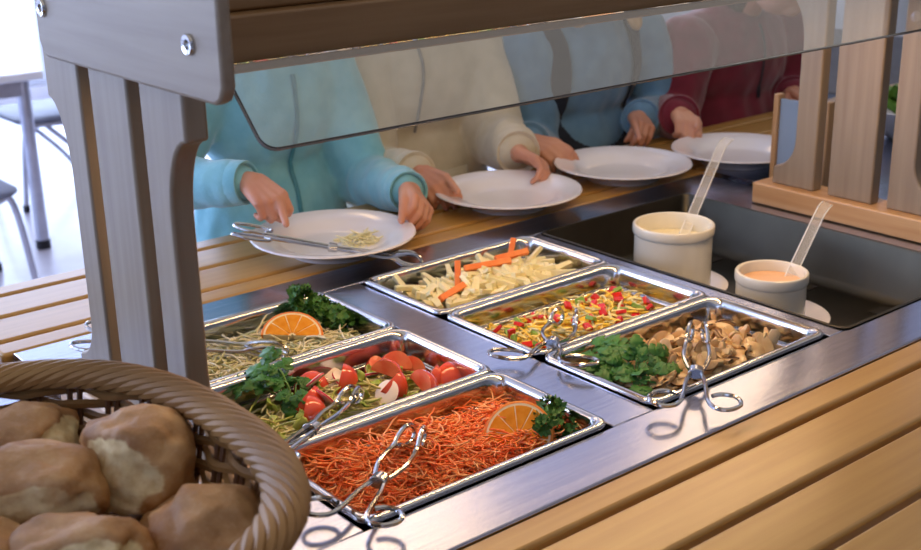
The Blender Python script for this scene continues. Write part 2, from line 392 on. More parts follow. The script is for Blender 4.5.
def shreds(b, h, x0, x1, y0, y1, n, ln, r, curl=1.2, lift=.008, mi=0, rr=R, sides=4, nm=1):
    for _ in range(n):
        x = rr.uniform(x0, x1); y = rr.uniform(y0, y1); a = rr.uniform(0, 2 * PI); l = ln * rr.uniform(.6, 1.3); k = 6
        p = V((x, y, h(x, y) + rr.uniform(-.002, lift))); da = rr.gauss(0, curl) / k; up_ = rr.gauss(0, .25); path = []
        for i in range(k + 1):
            q = V(p); q.x = max(x0, min(x1, q.x)); q.y = max(y0, min(y1, q.y)); q.z = max(q.z, h(q.x, q.y) - .001) ; path.append(q)
            a += da + rr.gauss(0, .15); up_ += rr.gauss(0, .2) - .06
            p = p + V((math.cos(a), math.sin(a), max(-.7, min(.7, up_)) * .6)) * (l / k)
        b.tube(path, [r * .6] + [r] * (k - 1) + [r * .4], sides, mi=(mi if nm == 1 else rr.randrange(nm)))
def inner(x, y, g=.02): return x + g, x + PW - g, y + g, y + PD - g

# carrot
CAR = [pm('carrot_a', 'fb8038', 'ff9a52', 60, .42, sss=.15), pm('carrot_b', 'f46c2a', 'fb8038', 60, .42, sss=.15), pm('carrot_c', 'ffa468', 'ffb67c', 60, .42, sss=.15)]
x0, x1, y0, y1 = inner(-PW, 0, .0215); h = heap(x0, x1, y0, y1, -.013, .014, 38, 2)
b = MB(); heapmesh(b, x0, x1, y0, y1, h, 1); shreds(b, h, x0, x1, y0, y1, 3000, .030, .00095, 1.8, .010, nm=3)
tag(b.build('shredded_carrot', CAR, angle=180), 'heap of finely shredded orange carrot in the front left pan', 'shredded carrot', kind='stuff')
# cabbage slaw
SLAW = [pm('slaw_a', 'cfc493', 'ddd4a8', 60, .45), pm('slaw_b', 'b5b47c', 'c6c68e', 60, .45), pm('slaw_c', 'e0dabb', 'e8e3c8', 60, .45)]
x0, x1, y0, y1 = inner(-PW, 2 * PD, .0215); h = heap(x0, x1, y0, y1, -.02, .008, 38, 5)
b = MB(); heapmesh(b, x0, x1, y0, y1, h, 1); shreds(b, h, x0, x1, y0, y1, 1300, .03, .0013, 1.8, .008, nm=3)
tag(b.build('shredded_cabbage', SLAW, angle=180), 'pale shredded white cabbage salad in the pan by the wooden post', 'cabbage salad', kind='stuff')
# cheese and pepper strips
CORN = [pm('cheese_a', 'f0c63a', 'f8d858', 60, .4, sss=.1), pm('cheese_b', 'f0da84', 'f8e69c', 60, .4), pm('sprout', 'd3cf9a', 'dfdcb0', 60, .4)]
x0, x1, y0, y1 = inner(GX, PD, .0215); h = heap(x0, x1, y0, y1, -.019, .014, 30, 9)
b = MB(); heapmesh(b, x0, x1, y0, y1, h, 0); shreds(b, h, x0, x1, y0, y1, 620, .03, .0016, 1.2, .008, nm=3)
tag(b.build('cheese_and_sprout_salad', CORN, angle=180), 'yellow cheese strips and pale sprouts in the pan between sticks and mushrooms', 'cheese salad', kind='stuff')
RED = pm('red_pepper', 'c01a12', 'd42a1c', 40, .25, coat=.3); GRN = pm('green_pepper', '6f9a2c', '8db04a', 40, .3, coat=.2)
rr = random.Random(4)
def cube_mesh(s, ell=1):
    b = MB(); b.box(-s * ell, s * ell, -s * .8, s * .8, -s * .55, s * .55); b.v = [(x + rr.uniform(-.2, .2) * s, y + rr.uniform(-.2, .2) * s, z * (1 - .2 * abs(x / s / ell)) + rr.uniform(-.1, .1) * s) for x, y, z in b.v]; return b
def scatter(proto_objs, n, h, x0, x1, y0, y1, lift=.004, tilt=.7, rnd=R, mind=0):
    """first use of each proto is the proto itself, then copies"""
    out = []; pts = []
    tries = 0
    while len(out) < n and tries < 4000:
        tries += 1
        x = rnd.uniform(x0, x1); y = rnd.uniform(y0, y1)
        if any((x - a) ** 2 + (y - c) ** 2 < mind ** 2 for a, c in pts): continue
        pts.append((x, y)); i = len(out)
        o = proto_objs[i] if i < len(proto_objs) else dup(rnd.choice(proto_objs))
        o.location = (x, y, h(x, y) + lift * rnd.uniform(.5, 1.5)); o.rotation_euler = (rnd.gauss(0, tilt), rnd.gauss(0, tilt), rnd.uniform(0, 2 * PI)); out.append(o)
    return out
def proto(mb, name, mat, label, cat, group, bevel=0, angle=40):
    o = mb.build(name, mat, bevel=bevel, angle=angle); off = V(o.location); o.location = (0, 0, 0); o.data.transform(Matrix.Translation(off)); return tag(o, label, cat, group)
pr = [proto(cube_mesh(.0055, k), 'red_pepper_piece', RED, 'diced red pepper on the yellow cheese salad', 'pepper piece', 'red pepper pieces in the cheese salad', .001) for k in (1, 1.2)]
scatter(pr, 34, h, x0 + .01, x1 - .01, y0 + .01, y1 - .01, .008, .6, mind=.015, rnd=random.Random(21))
pr = [proto(cube_mesh(.006, k), 'green_pepper_piece', GRN, 'diced green pepper on the yellow cheese salad', 'pepper piece', 'green pepper pieces in the cheese salad', .001) for k in (1, 1.4)]
scatter(pr, 18, h, x0 + .01, x1 - .01, y0 + .01, y1 - .01, .008, .6, mind=.022, rnd=random.Random(5))
# kohlrabi and carrot sticks
KOH = pm('kohlrabi', 'e6dca6', 'f1eabf', 50, .35, coat=.2, sss=.1); CST = pm('carrot_stick', 'ea7a36', 'f2924e', 50, .4, coat=.1, sss=.1)
x0, x1, y0, y1 = inner(GX, 2 * PD, .024); h = heap(x0, x1, y0, y1, -.009, .010, 30, 14)
def stick(l, w_):
    b = MB(); P = [V((-l / 2 + l * i / 4, 0, .0015 * math.sin(i + l * 400))) for i in range(5)]
    for i in range(4): pass
    loops = [[V((p.x, sy * w_ * (1 - .12 * abs(i - 2)), p.z + sz * w_ * .85)) for sy, sz in ((-1, -1), (1, -1), (1, 1), (-1, 1))] for i, p in enumerate(P)]
    b.loft(loops, True, True); return b
pr = [proto(stick(l, w_), 'kohlrabi_stick', KOH, 'pale raw kohlrabi stick in the pan nearest the plates', 'vegetable stick', 'pale kohlrabi sticks', .0008) for l, w_ in ((.058, .0042), (.05, .005), (.066, .0036), (.042, .0055))]
scatter(pr, 105, lambda x, y: h(x, y) - .010, x0 + .008, x1 - .008, y0 + .008, y1 - .008, .004, .3, mind=.004, rnd=random.Random(2))
scatter([dup(o) for o in pr], 70, h, x0 + .022, x1 - .022, y0 + .018, y1 - .018, .002, .28, mind=.006, rnd=random.Random(8))
CS = [((.20, .478, .001), (.262, .450, .006), 'carrot stick lying longest across the pale kohlrabi'), ((.287, .483, -.012), (.302, .489, .022), 'carrot stick standing upright in the pale kohlrabi'), ((.166, .450, -.016), (.177, .463, .022), 'short carrot stick propped up beside the longest carrot stick'),
      ((.11, .418, -.005), (.16, .430, .0), 'carrot stick at the left front corner of the kohlrabi pan'), ((.255, .475, .004), (.305, .462, .008), 'carrot stick behind the longest carrot stick')]
for p, q, l in CS:
    b = MB(); b.bars(p, q, .0044, .0040); tag(b.build('carrot_stick', CST, bevel=.001), l, 'carrot stick')
# mushrooms
MSH = pm('mushroom_flesh', 'c39a64', 'dfc392', 45, .35, coat=.25, lo=.3, hi=.6, c3='d0ad78', sss=.1); MSB = pm('mushroom_rim', '573a1e', '7a5630', 40, .4)
x0, x1, y0, y1 = inner(GX, 0, .024); h = heap(x0, x1, y0, y1, -.015, .012, 26, 22)
def mush(s, bend):
    P = []
    for k in range(13): a = PI * k / 12; P.append((math.cos(a) * s, math.sin(a) * s * .72))
    P += [(-s * .95, -s * .22), (-s * .38, -s * .12), (-s * .3, -s * .8), (0, -s * .92), (s * .3, -s * .8), (s * .38, -s * .12), (s * .95, -s * .22)]
    t = .0024; n = len(P); b = MB(); vs = []
    f = lambda x, y: bend * (x * x / s - .3 * s) + .0006 * math.sin(y * 600)
    Q = [(x * .86, y * .86) for x, y in P]
    vs = [V((x, y, f(x, y) - t)) for x, y in Q] + [V((x, y, f(x, y) - t * .5)) for x, y in P] + [V((x, y, f(x, y) + t * .5)) for x, y in P] + [V((x, y, f(x, y) + t)) for x, y in Q] + [V((0, 0, -t - bend * .3 * s)), V((0, 0, t - bend * .3 * s))]
    fs = []; mi = []
    for r_ in range(3):
        for j in range(n): k = (j + 1) % n; fs.append((r_ * n + j, r_ * n + k, (r_ + 1) * n + k, (r_ + 1) * n + j)); mi.append(1 if (r_ == 1 and j < 12) else 0)
    for j in range(n): k = (j + 1) % n; fs += [(4 * n, k, j), (4 * n + 1, 3 * n + j, 3 * n + k)]; mi += [0, 0]
    b.v = [tuple(p) for p in vs]; b.f = fs; b.m = mi; return b
pr = [proto(mush(s, c), 'mushroom_slice', [MSH, MSB], 'cooked beige mushroom slice in the front right pan', 'mushroom slice', 'mushroom slices in the front right pan', 0, 50) for s, c in ((.015, .25), (.018, -.3), (.0135, .5), (.02, .15))]
scatter(pr, 110, lambda x, y: h(x, y) - .009, x0 + .01, x1 - .012, y0 + .01, y1 - .01, .004, .5, mind=.007, rnd=random.Random(12))
scatter([dup(o) for o in pr], 75, lambda x, y: h(x, y) + .002, x0 + .085, x1 - .02, y0 + .022, y1 - .016, .006, .75, mind=.010, rnd=random.Random(32))
# tomato and radish salad
TOM = pm('tomato_flesh', 'e0694a', 'eb8b68', 50, .25, coat=.4, sss=.2); TSK = pm('tomato_skin', 'd0432a', 'de5a3c', 30, .18, coat=.5)
LET = pm('lettuce', '87a53c', 'b9c56e', 50, .4, sss=.1); RADW = pm('radish_flesh', 'ecdccf', 'f4e9df', 40, .3); RADR = pm('radish_skin', 'c2294a', 'd04463', 30, .25)
x0, x1, y0, y1 = inner(-PW, PD, .024); h = heap(x0, x1, y0, y1, -.024, .010, 30, 31)
b = MB(); heapmesh(b, x0, x1, y0, y1, h, 1); shreds(b, h, x0, x1, y0, y1, 380, .028, .0014, 1.3, .008, nm=3)
tag(b.build('grated_vegetable_salad', [pm('veg_a', '9fae55', 'b9c272', 50, .4), pm('veg_b', 'c4b873', 'd6cd8e', 50, .4), pm('veg_c', 'd8d6a6', 'e3e0b9', 50, .4)], angle=180), 'grated green and pale vegetables under the tomato wedges', 'vegetable salad', kind='stuff')
def wedge(s):
    b = MB(); n, k = 10, 9; half = .62; vs = []; fs = []
    for i in range(n + 1):
        ph = -PI / 2 + PI * i / n
        for j in range(k + 1):
            th = -half + 2 * half * j / k; vs.append(V((s * math.cos(ph) * math.cos(th) , s * math.cos(ph) * math.sin(th), s * .92 * math.sin(ph))))
    for i in range(n):
        for j in range(k): a = i * (k + 1) + j; fs.append((a, a + 1, a + k + 2, a + k + 1))
    b.add(vs, fs, 1)
    axis = [V((s * .12, 0, s * .92 * math.sin(-PI / 2 + PI * i / n))) for i in range(n + 1)]
    for j in (0, k):
        e = [vs[i * (k + 1) + j] for i in range(n + 1)]; b.add(e + axis, [(i, i + 1, n + 2 + i, n + 1 + i) for i in range(n)], 0)
    M = Matrix.Rotation(PI / 2, 3, 'X'); b.v = [tuple(M @ V(p)) for p in b.v]; return b
pr = [proto(wedge(s), 'tomato_wedge', [TOM, TSK], 'wet red tomato wedge in the middle left pan', 'tomato wedge', 'tomato wedges in the middle left pan', 0, 45) for s in (.024, .021)]
TW = [(-.147, .333, .3, -1.9), (-.128, .3, .6, -1.2), (-.098, .252, -.2, -.9), (-.083, .275, .4, .3), (-.06, .285, .2, 1.3), (-.043, .252, -.3, -.6), (-.02, .245, .2, -1.6), (-.038, .29, .3, .6), (-.185, .287, .4, -1.4), (-.2, .255, 0, -.8), (-.075, .225, .3, -.3), (-.06, .315, .1, 1.9)]
for i, (x, y, tx, rz) in enumerate(TW):
    o = pr[i] if i < 2 else dup(pr[i % 2]); o.location = (x, y, h(x, y) + .009); o.rotation_euler = (tx, -.9 + .3 * (i % 3), rz)
def disc(r, t):
    b = MB(); b.lathe([(0, -t), (r * .93, -t), (r, -t * .6)], 22, mi=0); b.lathe([(r, -t * .6), (r, t * .6)], 22, mi=1); b.lathe([(r, t * .6), (r * .93, t), (0, t * 1.02)], 22, mi=0); return b
p0 = proto(disc(.0155, .0016), 'radish_slice', [RADW, RADR], 'round radish slice with a pink rim among tomato wedges', 'radish slice', 'radish slices in the tomato salad')
for i, (x, y, z) in enumerate([(-.118, .334, .012), (-.112, .318, .01), (-.168, .27, .01), (-.09, .305, .008), (-.16, .305, .016), (-.11, .235, .008)]):
    o = p0 if i == 0 else dup(p0); o.location = (x, y, h(x, y) + z); o.rotation_euler = (.5 + .2 * (i % 3), -.4 + .3 * (i % 2), i)
def leafbit(s, q):
    b = MB(); n = 7; vs = []; fs = []
    for i in range(n + 1):
        for j in range(n + 1):
            u, v = (i / n - .5) * 2, (j / n - .5) * 2; k = 1 - .25 * (u * u + v * v) + .12 * math.sin(9 * u + q) * math.cos(7 * v)
            vs.append((u * s * k, v * s * .7 * k, s * (.35 * math.sin(2.6 * u + q) * math.cos(2.1 * v + q) + .2 * u * v)))
    for i in range(n):
        for j in range(n): a = i * (n + 1) + j; fs.append((a, a + 1, a + n + 2, a + n + 1))
    b.add(vs, fs); return b
def solid(o, t=.0008):
    m = o.modifiers.new('thickness', 'SOLIDIFY'); m.thickness = t; return o
pr = [solid(proto(leafbit(s, q), 'lettuce_piece', LET, 'torn green lettuce leaf in the tomato salad pan', 'lettuce', 'lettuce pieces in the tomato salad', 0, 80)) for s, q in ((.012, 0), (.010, 1.3), (.014, 2.6))]
scatter(pr, 26, h, x0 + .01, x1 - .01, y0 + .01, y1 - .01, .010, .8, mind=.02, rnd=random.Random(9))

# ------------------------------------------------------------------ orange slices and parsley
ORF = pm('orange_flesh', 'df8a1a', 'eba034', 90, .5, spec=.15, sss=.1, stretch=(1, 1, .2)); ORP = pm('orange_pith', 'efdcae', 'f3e4bf', 60, .5); ORR = pm('orange_rind', 'e2761a', 'ea8a28', 200, .4, bump=.2, bscale=900)
def orange_slice(label, loc, rot, r=.036, a0=0, a1=2 * PI, t=.004):
    th = thing('orange_slice', label, 'orange slice', loc)
    full = a1 - a0 > 6.2; n = 40
    def sector(b, ra, rb, p0, p1, t0, t1, m):
        k = max(3, int(m * (p1 - p0) / 6.28)); vs = []; fs = []
        for i in range(k + 1):
            a = p0 + (p1 - p0) * i / k
            for rad, z in ((ra, -t0), (rb, -t1), (rb, t1), (ra, t0)): vs.append((rad * math.cos(a), rad * math.sin(a), z))
        for i in range(k):
            for j in range(4): fs.append((i * 4 + j, i * 4 + (j + 1) % 4, i * 4 + 4 + (j + 1) % 4, i * 4 + 4 + j))
        fs += [(3, 2, 1, 0), tuple(k * 4 + j for j in range(4))]; b.add(vs, fs)
    b = MB(); sector(b, r * .93, r, a0, a1, t * 1.0, t * .8, 48); b.build('rind', ORR, th, local=True)
    b = MB(); sector(b, .002, r * .93, a0, a1, t * .85, t * .93, 40); b.build('pith', ORP, th, local=True)
    b = MB(); ns = round(10 * (a1 - a0) / 6.283)
    for i in range(ns):
        d = (a1 - a0) / ns; sector(b, .004, r * .87, a0 + d * i + .014, a0 + d * (i + 1) - .014, t * 1.0, t * 1.0, 40)
    b.build('segments', ORF, th, bevel=.0008, local=True)
    th.rotation_euler = rot; return th
PARS = pm('parsley_leaf', '255a20', '3d7c30', 60, .45, lo=.3, hi=.7, sss=.08); PARC = pm('curly_parsley_leaf', '2f6120', '4d8030', 60, .5, lo=.3, hi=.7, sss=.08); STEM = pm('parsley_stem', '5f8a3c', '78a04e', 30, .45)
def curly(label, pts, seed):
    """curly parsley: crumpled ruffles on short stems; pts = (centre, radius)"""
    rr = random.Random(seed); c0 = V(pts[0][0]); th = thing('curly_parsley', label, 'parsley', (c0.x, c0.y, min(p[0][2] - p[1] for p in pts)))
    b = MB(); s_ = MB(); base = V((c0.x, c0.y, c0.z - pts[0][1]))
    for c, rad in pts:
        c = V(c)
        s_.tube(spline([base, (base + c) / 2 + V((0, 0, .004)), c], 4), .0012, 5)
        for _ in range(int(46 * (rad / .02) ** 2)):
            d = V((rr.gauss(0, 1), rr.gauss(0, 1), rr.gauss(0, 1) + .35)).normalized(); p = c + d * rad * rr.uniform(.55, 1); q = d.to_track_quat('Z', 'Y').to_matrix(); s = rr.uniform(.004, .0068); ph = rr.uniform(0, 6)
            n = 14; vs = [p]; fs = []
            for ring in (1, 2):
                for j in range(n):
                    a = 2 * PI * j / n; rd = s * ring / 2 * (1 + .2 * math.sin(3 * a + ph)); vs.append(p + q @ V((rd * math.cos(a), rd * math.sin(a), s * .55 * (ring / 2) ** 2 * math.sin((4 + ring) * a + ph) + s * .2 * ring)))
            for j in range(n): k = (j + 1) % n; fs += [(0, 1 + j, 1 + k), (1 + j, 1 + n + j, 1 + n + k, 1 + k)]
            b.add(vs, fs)
    b.build('leaves', PARC, th, angle=180); s_.build('stem', STEM, th); return th
def flatleaf(b, base, d, nrm, s, rr):
    """a three-part serrated parsley leaf starting at base, pointing along d"""
    d = d.normalized(); nrm = (nrm - d * nrm.dot(d)).normalized(); sd = d.cross(nrm)
    for ang, sc_, off in ((0, 1, .42), (.85, .78, .25), (-.85, .78, .25)):
        dd = d * math.cos(ang) + sd * math.sin(ang); ss = dd.cross(nrm); o = base + d * s * off * .5
        L = s * sc_ * .72; W = s * sc_ * .33; out = []
        prof = [(0, .05), (.18, .45), (.3, .9), (.38, .62), (.52, 1.0), (.6, .66), (.74, .85), (.8, .45), (.92, .42), (1, 0)]
        for t, w_ in prof: out.append((t, w_))
        k = len(out); vs = []; dr = rr.uniform(.1, .45)
        def P(t, w_): return o + dd * (L * t) + ss * (W * w_) + nrm * (-dr * L * t * t + abs(w_) * W * .25 * (1 + .5 * math.sin(t * 14)))
        for t, w_ in out: vs += [P(t, -w_), P(t, 0), P(t, w_)]
        fs = []
        for i in range(k - 1): a = 3 * i; fs += [(a, a + 1, a + 4, a + 3), (a + 1, a + 2, a + 5, a + 4)]
        b.add(vs, fs)
def flatp(label, root, tips, seed, s=.03):
    rr = random.Random(seed); th = thing('flat_parsley', label, 'parsley', root); b = MB(); st = MB(); r0 = V(root)
    for tp in tips:
        tp = V(tp); mid = (r0 + tp) / 2 + V((0, 0, .012)); pth = spline([r0, mid, tp], 6); st.tube(pth, .001, 5)
        d = (tp - mid).normalized()
        n0 = V((rr.gauss(-.35, .3), rr.gauss(-.45, .3), .9))
        flatleaf(b, tp, d + V((0, 0, .1)), n0, s * rr.uniform(.85, 1.15), rr)
        for sgn in (1, -1):
            sd = d.cross(V((0, 0, 1))) * sgn; q = pth[8]; flatleaf(b, q, (d * .5 + sd + V((0, 0, rr.uniform(-.1, .4)))), V((rr.gauss(-.3, .3), rr.gauss(-.4, .3), 1)), s * rr.uniform(.6, .85), rr)
    solid(b.build('leaves', PARS, th, angle=180), .0005); st.build('stem', STEM, th); return th
orange_slice('round orange slice leaning on curly parsley in the shredded carrot', (-.078, .055, -.006), (math.radians(52), 0, math.radians(-60)), .036)
curly('curly parsley tuft beside the orange slice on the shredded carrot', [((-.045, .05, -.004), .019), ((-.03, .06, .004), .016), ((-.058, .042, .004), .014), ((-.04, .032, -.004), .014)], 3)
orange_slice('half orange slice lying on the shredded white cabbage', (-.098, .448, -.012), (math.radians(30), math.radians(4), math.radians(-35)), .038, 0, PI, .005)
curly('curly parsley tuft behind the half orange slice on the cabbage', [((-.04, .475, -.002), .02), ((-.045, .5, .012), .017), ((-.03, .455, -.004), .018), ((-.05, .515, .016), .012), ((-.028, .44, -.008), .014)], 6)
flatp('flat parsley sprig against the basket, in the tomato salad pan', (-.195, .29, -.022), [(-.235, .352, -.004), (-.222, .335, .0), (-.19, .335, .016), (-.195, .31, .004), (-.175, .312, -.006), (-.205, .325, .006), (-.20, .285, -.006)], 4, .032)
flatp('flat parsley sprig at the left end of the mushroom pan', (.125, .085, -.026), [(.093, .142, -.010), (.105, .115, -.006), (.14, .125, .006), (.12, .08, .0), (.155, .105, .004), (.105, .06, -.006), (.135, .14, .004), (.13, .09, .010), (.145, .07, -.002), (.095, .09, -.006), (.12, .11, .006), (.115, .135, .0), (.15, .085, .004)], 8, .031)

# ------------------------------------------------------------------ tongs
def tongs(label, tail, tip, upv=(0, 0, 1), open_=1.0, claw=.013, hf=.42, sag=0, roll=0):
    tail = V(tail); tip = V(tip); d = tip - tail; L = d.length; ex = d.normalized(); ez = V(upv); ez = (ez - ex * ez.dot(ex)).normalized(); ey = ez.cross(ex)
    Mr = Matrix.Rotation(roll, 3, ex); ey = Mr @ ey; ez = Mr @ ez
    H = tail + d * hf; lt = L * hf; lf = L * (1 - hf); base = V(H)
    th = thing('serving_tongs', label, 'tongs', (H.x, H.y, min(tail.z, tip.z)))
    W = lambda x, y, z: H + ex * x + ey * y + ez * z
    rw = .0024
    for s in (1, -1):
        o = open_
        hnd = [(0, .005, 0), (-lt * .3, .010 * o, 0), (-lt * .70, .0125 * o, 0), (-lt * .9, .017 * o, 0), (-lt, .026 * o, .001), (-lt * 1.0, .037 * o, .002), (-lt * .88, .0455 * o, .002), (-lt * .73, .044 * o, .002), (-lt * .64, .036 * o, .002), (-lt * .63, .025 * o, .002), (-lt * .69, .0175 * o, .002)]
        wk = [(0, .005, 0), (lf * .15, .010 * o, 0), (lf * .35, .014 * o, .001), (lf * .62, .012 * o, .002), (lf * .72, .011 * o, claw * .7), (lf * .88, .0085 * o, claw), (lf, .006 * o, claw * .3), (lf * .97, .0055 * o, -claw * .5), (lf * .82, .0075 * o, -claw * .6), (lf * .7, .0085 * o, -claw * .1), (lf * .64, .0115 * o, .001)]
        pts = [W(x, y * s, z) for x, y, z in spline(hnd, 5)[::-1]] + [W(x, y * s, z) for x, y, z in spline(wk, 5)[1:]]
        b = MB(); b.tube(pts, rw, 7); b.build('tong_arm', CHROME, th)
    b = MB(); b.tube([W(-.006, 0, 0), W(.006, 0, 0)], .0065, 10); 
    b.v = [tuple(H + (V(p) - H) + ey * ((V(p) - H).dot(ey) * .35)) for p in b.v]
    b.build('hinge_sleeve', CHROME, th, bevel=.001); return th
tongs('wire tongs in the shredded carrot, rings beside the basket', (-.322, .004, .014), (-.168, .1, .012), claw=.011)
tongs('wire tongs lying in the tomato salad with rings behind the basket rim', (-.335, .128, .018), (-.14, .245, -.004), claw=.011, hf=.5, open_=.6)
tongs('wire tongs in the white cabbage, rings left of the wooden post', (-.318, .562, .016), (-.13, .41, -.012), claw=.009)
tongs('wire tongs in the cheese and pepper salad, opened widest', (.038, .148, .012), (.17, .24, .008), open_=1.35, claw=.012, hf=.4)
tongs('wire tongs in the mushrooms, rings over the front steel edge', (.066, -.048, .016), (.226, .084, .022), claw=.012)
tongs('wire tongs held by the child in turquoise over the nearest plate', (-.045, .672, .064), (.168, .533, .004), open_=.7, claw=.011, hf=.52)

# ------------------------------------------------------------------ plates
PC = [(.115, .672, 'white plate held by the child in turquoise, with pale salad on it'), (.462, .682, 'empty white plate held by the child in the cream hoodie'), (.726, .678, 'empty white plate in front of the child in the navy pinafore'), (.958, .612, 'white plate farthest back, in front of the dark red sweater')]
prof = [(0, .0045), (.062, .0045), (.074, .0075), (.08, .0135), (.118, .0245), (.1225, .0255), (.124, .0265), (.1225, .0285), (.1185, .0285), (.082, .0185), (.076, .0125), (.06, .0085), (0, .0082)]
prof = [(.0, .003), (.06, .003), (.062, 0), (.066, 0), (.068, .004)] + prof[2:]
p0 = None
for x, y, l in PC:
    if p0 is None:
        b = MB(); b.lathe([(r * .97, z) for r, z in prof], 72); p0 = b.build('dinner_plate', PLATE, angle=50); o = p0; p0.data.transform(Matrix.Translation(p0.location))
    else: o = dup(p0)
    o.location = (x, y, .0006); tag(o, l, 'plate', 'white dinner plates')
PC2 = PC
b = MB(); rr = random.Random(3); hh = lambda x, y: .0085 + .006 * max(0, 1 - ((x - .155) ** 2 + (y - .66) ** 2) / .028 ** 2)
shreds(b, hh, .125, .19, .632, .69, 130, .024, .0012, 1.2, .003, rr=rr)
tag(b.build('kohlrabi_shreds', KOH, angle=180), 'small heap of pale shredded salad on the nearest plate', 'salad', kind='stuff')

# ------------------------------------------------------------------ crocks, dressings, ladles, saucers
def acrylic(name, al):
    m = bpy.data.materials.new(name); m.use_nodes = True; p = m.node_tree.nodes['Principled BSDF']
    p.inputs['Base Color'].default_value = (.86, .88, .88, 1); p.inputs['Roughness'].default_value = .12; p.inputs['Alpha'].default_value = al; return m
ACR = acrylic('clear_acrylic', .2); ACE = acrylic('clear_acrylic_edge', .75)
ZF = -.0804
DRW = pm('yoghurt_dressing', 'e6dfbe', 'ece6c8', 15, .25, bump=.05); DRP = pm('pink_dressing', 'dcae86', 'e2b891', 15, .25, bump=.05)
def crock(label, lab2, lab3, c, R_, ztop, fill, dm, la, lb, lab4):
    cx, cy = c; z0 = ZF + .0075
    b = MB(); b.lathe([(0, ZF + .004), (.05, ZF + .004), (.052, ZF), (.056, ZF), (.06, ZF + .004), (.082, ZF + .012), (.083, ZF + .0135), (.081, ZF + .014), (.06, ZF + .0075), (0, ZF + .007)], 48, (cx + .012, cy + .01, 0))
    tag(b.build('saucer', PLATE, angle=50), lab3, 'saucer', 'saucers in the steel well')
    th = thing('dressing_crock', label, 'crock', (cx, cy, z0))
    b = MB(); t = .0055
    b.lathe([(0, z0), (R_ * .88, z0), (R_ * .94, z0 + .003), (R_ * .95, z0 + .01), (R_ * .955, ztop - .016), (R_ * .985, ztop - .0145), (R_, ztop - .012), (R_, ztop - .003), (R_ - .001, ztop - .0008), (R_ - .003, ztop), (R_ - t, ztop - .001), (R_ - t - .001, ztop - .004), (R_ - t - .002, z0 + .006), (0, z0 + .006)], 56, (cx, cy, 0))
    b.build('crock_body', CROCK, th, angle=40)
    b = MB(); n = R_ - t - .0024; b.lathe([(0, z0 + .0065), (n, z0 + .0065), (n, fill + .001), (n - .003, fill), (n * .5, fill + .0006), (0, fill)], 48, (cx, cy, 0))
    tag(b.build('salad_dressing', dm, angle=60), lab2, 'dressing', kind='stuff')
    la = V(la); lb = V(lb); d = (lb - la).normalized(); th = thing('dressing_ladle', lab4, 'ladle', tuple(la))
    b = MB(); sd = d.cross(V((.79, .55, -.28))).normalized(); w_ = .0065; nn = sd.cross(d).normalized()
    P = [la + (lb - la) * k / 8 for k in range(9)]; hk = V((.75, .25, .12)).normalized()
    P += [lb + d * .004 + hk * .006, lb + d * .005 + hk * .018, lb + d * .002 + hk * .03]
    loops = []
    for i, p in enumerate(P):
        ww = w_ * (1 if i < 9 else 1.1); q = nn if i < 9 else d; loops.append([p + sd * ww + q * .0016, p - sd * ww + q * .0016, p - sd * ww - q * .0016, p + sd * ww - q * .0016])
    b.loft(loops, True, True)
    for e_ in (0, 1): b.tube([(l_[e_] + l_[3 - e_]) / 2 for l_ in loops], .0011, 5, mi=1)
    b.build('ladle_handle', [ACR, ACE], th, angle=30)
    b = MB(); bl = la - V((0, 0, .0)) ; r_ = .018
    b.lathe([(0, -.016), (r_ * .6, -.014), (r_ * .92, -.006), (r_, .002), (r_ - .002, .002), (r_ * .85, -.005), (r_ * .5, -.012), (0, -.0135)], 24, tuple(bl + V((-.014, -.006, -.008)))); b.build('ladle_bowl', ACR, th)
crock('tall white crock of white dressing, left one in the steel well', 'white yoghurt dressing in the taller crock', 'white saucer under the tall crock with white dressing', (.507, .368), .0595, .03, .004, DRW, (.535, .372, .004), (.708, .449, .098), 'clear plastic ladle standing in the white dressing')
crock('short white crock of pink dressing, right one in the steel well', 'pink dressing filling the shorter crock', 'white saucer under the short crock with pink dressing', (.506, .190), .0495, .0015, -.014, DRP, (.538, .184, -.016), (.628, .204, .056), 'clear plastic ladle standing in the pink dressing')

# ------------------------------------------------------------------ bread basket
WIL = pm('willow', '76562c', '9e7844', 8, .55, stretch=(1, 1, 3), lo=.3, hi=.7, c3='886335', bump=.1, bscale=60); WILD = pm('dark_willow', '54351c', '744d2a', 10, .45, lo=.3, hi=.7, bump=.1, bscale=60, coat=.15)
BC = V((-.612, -.012, 0.0)); BA, BB = .178, .200
def oval(a, k, grow=0):
    e = 2 / 2.5; c, s = math.cos(a), math.sin(a)
    return V(((BA * k + grow) * math.copysign(abs(c) ** e, c), (BB * k + grow) * math.copysign(abs(s) ** e, s), 0))
def samp(n):      # evenly spaced around the oval
    A = [2 * PI * i / 720 for i in range(721)]; P = [oval(a, 1) for a in A]; D = [0]
    for p, q in zip(P, P[1:]): D.append(D[-1] + (q - p).length)
    out = []; j = 0
    for i in range(n):
        t = D[-1] * i / n
        while D[j + 1] < t: j += 1
        out.append(A[j] + (A[j + 1] - A[j]) * (t - D[j]) / max(1e-9, D[j + 1] - D[j]))
    return out
bk = thing('bread_basket', 'brown wicker bread basket with a thick plaited rim', 'basket', tuple(BC))
ZR = .15
kz = lambda z: .74 + .26 * (max(0, z) / ZR) ** .7
N = 288; AN = samp(N)
def bp(i, z, g): return BC + oval(AN[i % N], kz(z), g) + V((0, 0, z))
b = MB(); NS = 36
for k in range(NS):      # upright stakes, in pairs
    for d in (-1, 1): b.tube([bp(k * 8 + d, z, -.001) for z in (.004, .03, .06, .09, .12, .145)], .0024, 6)
b.build('stakes', WILD, bk)
b = MB(); rows = 14
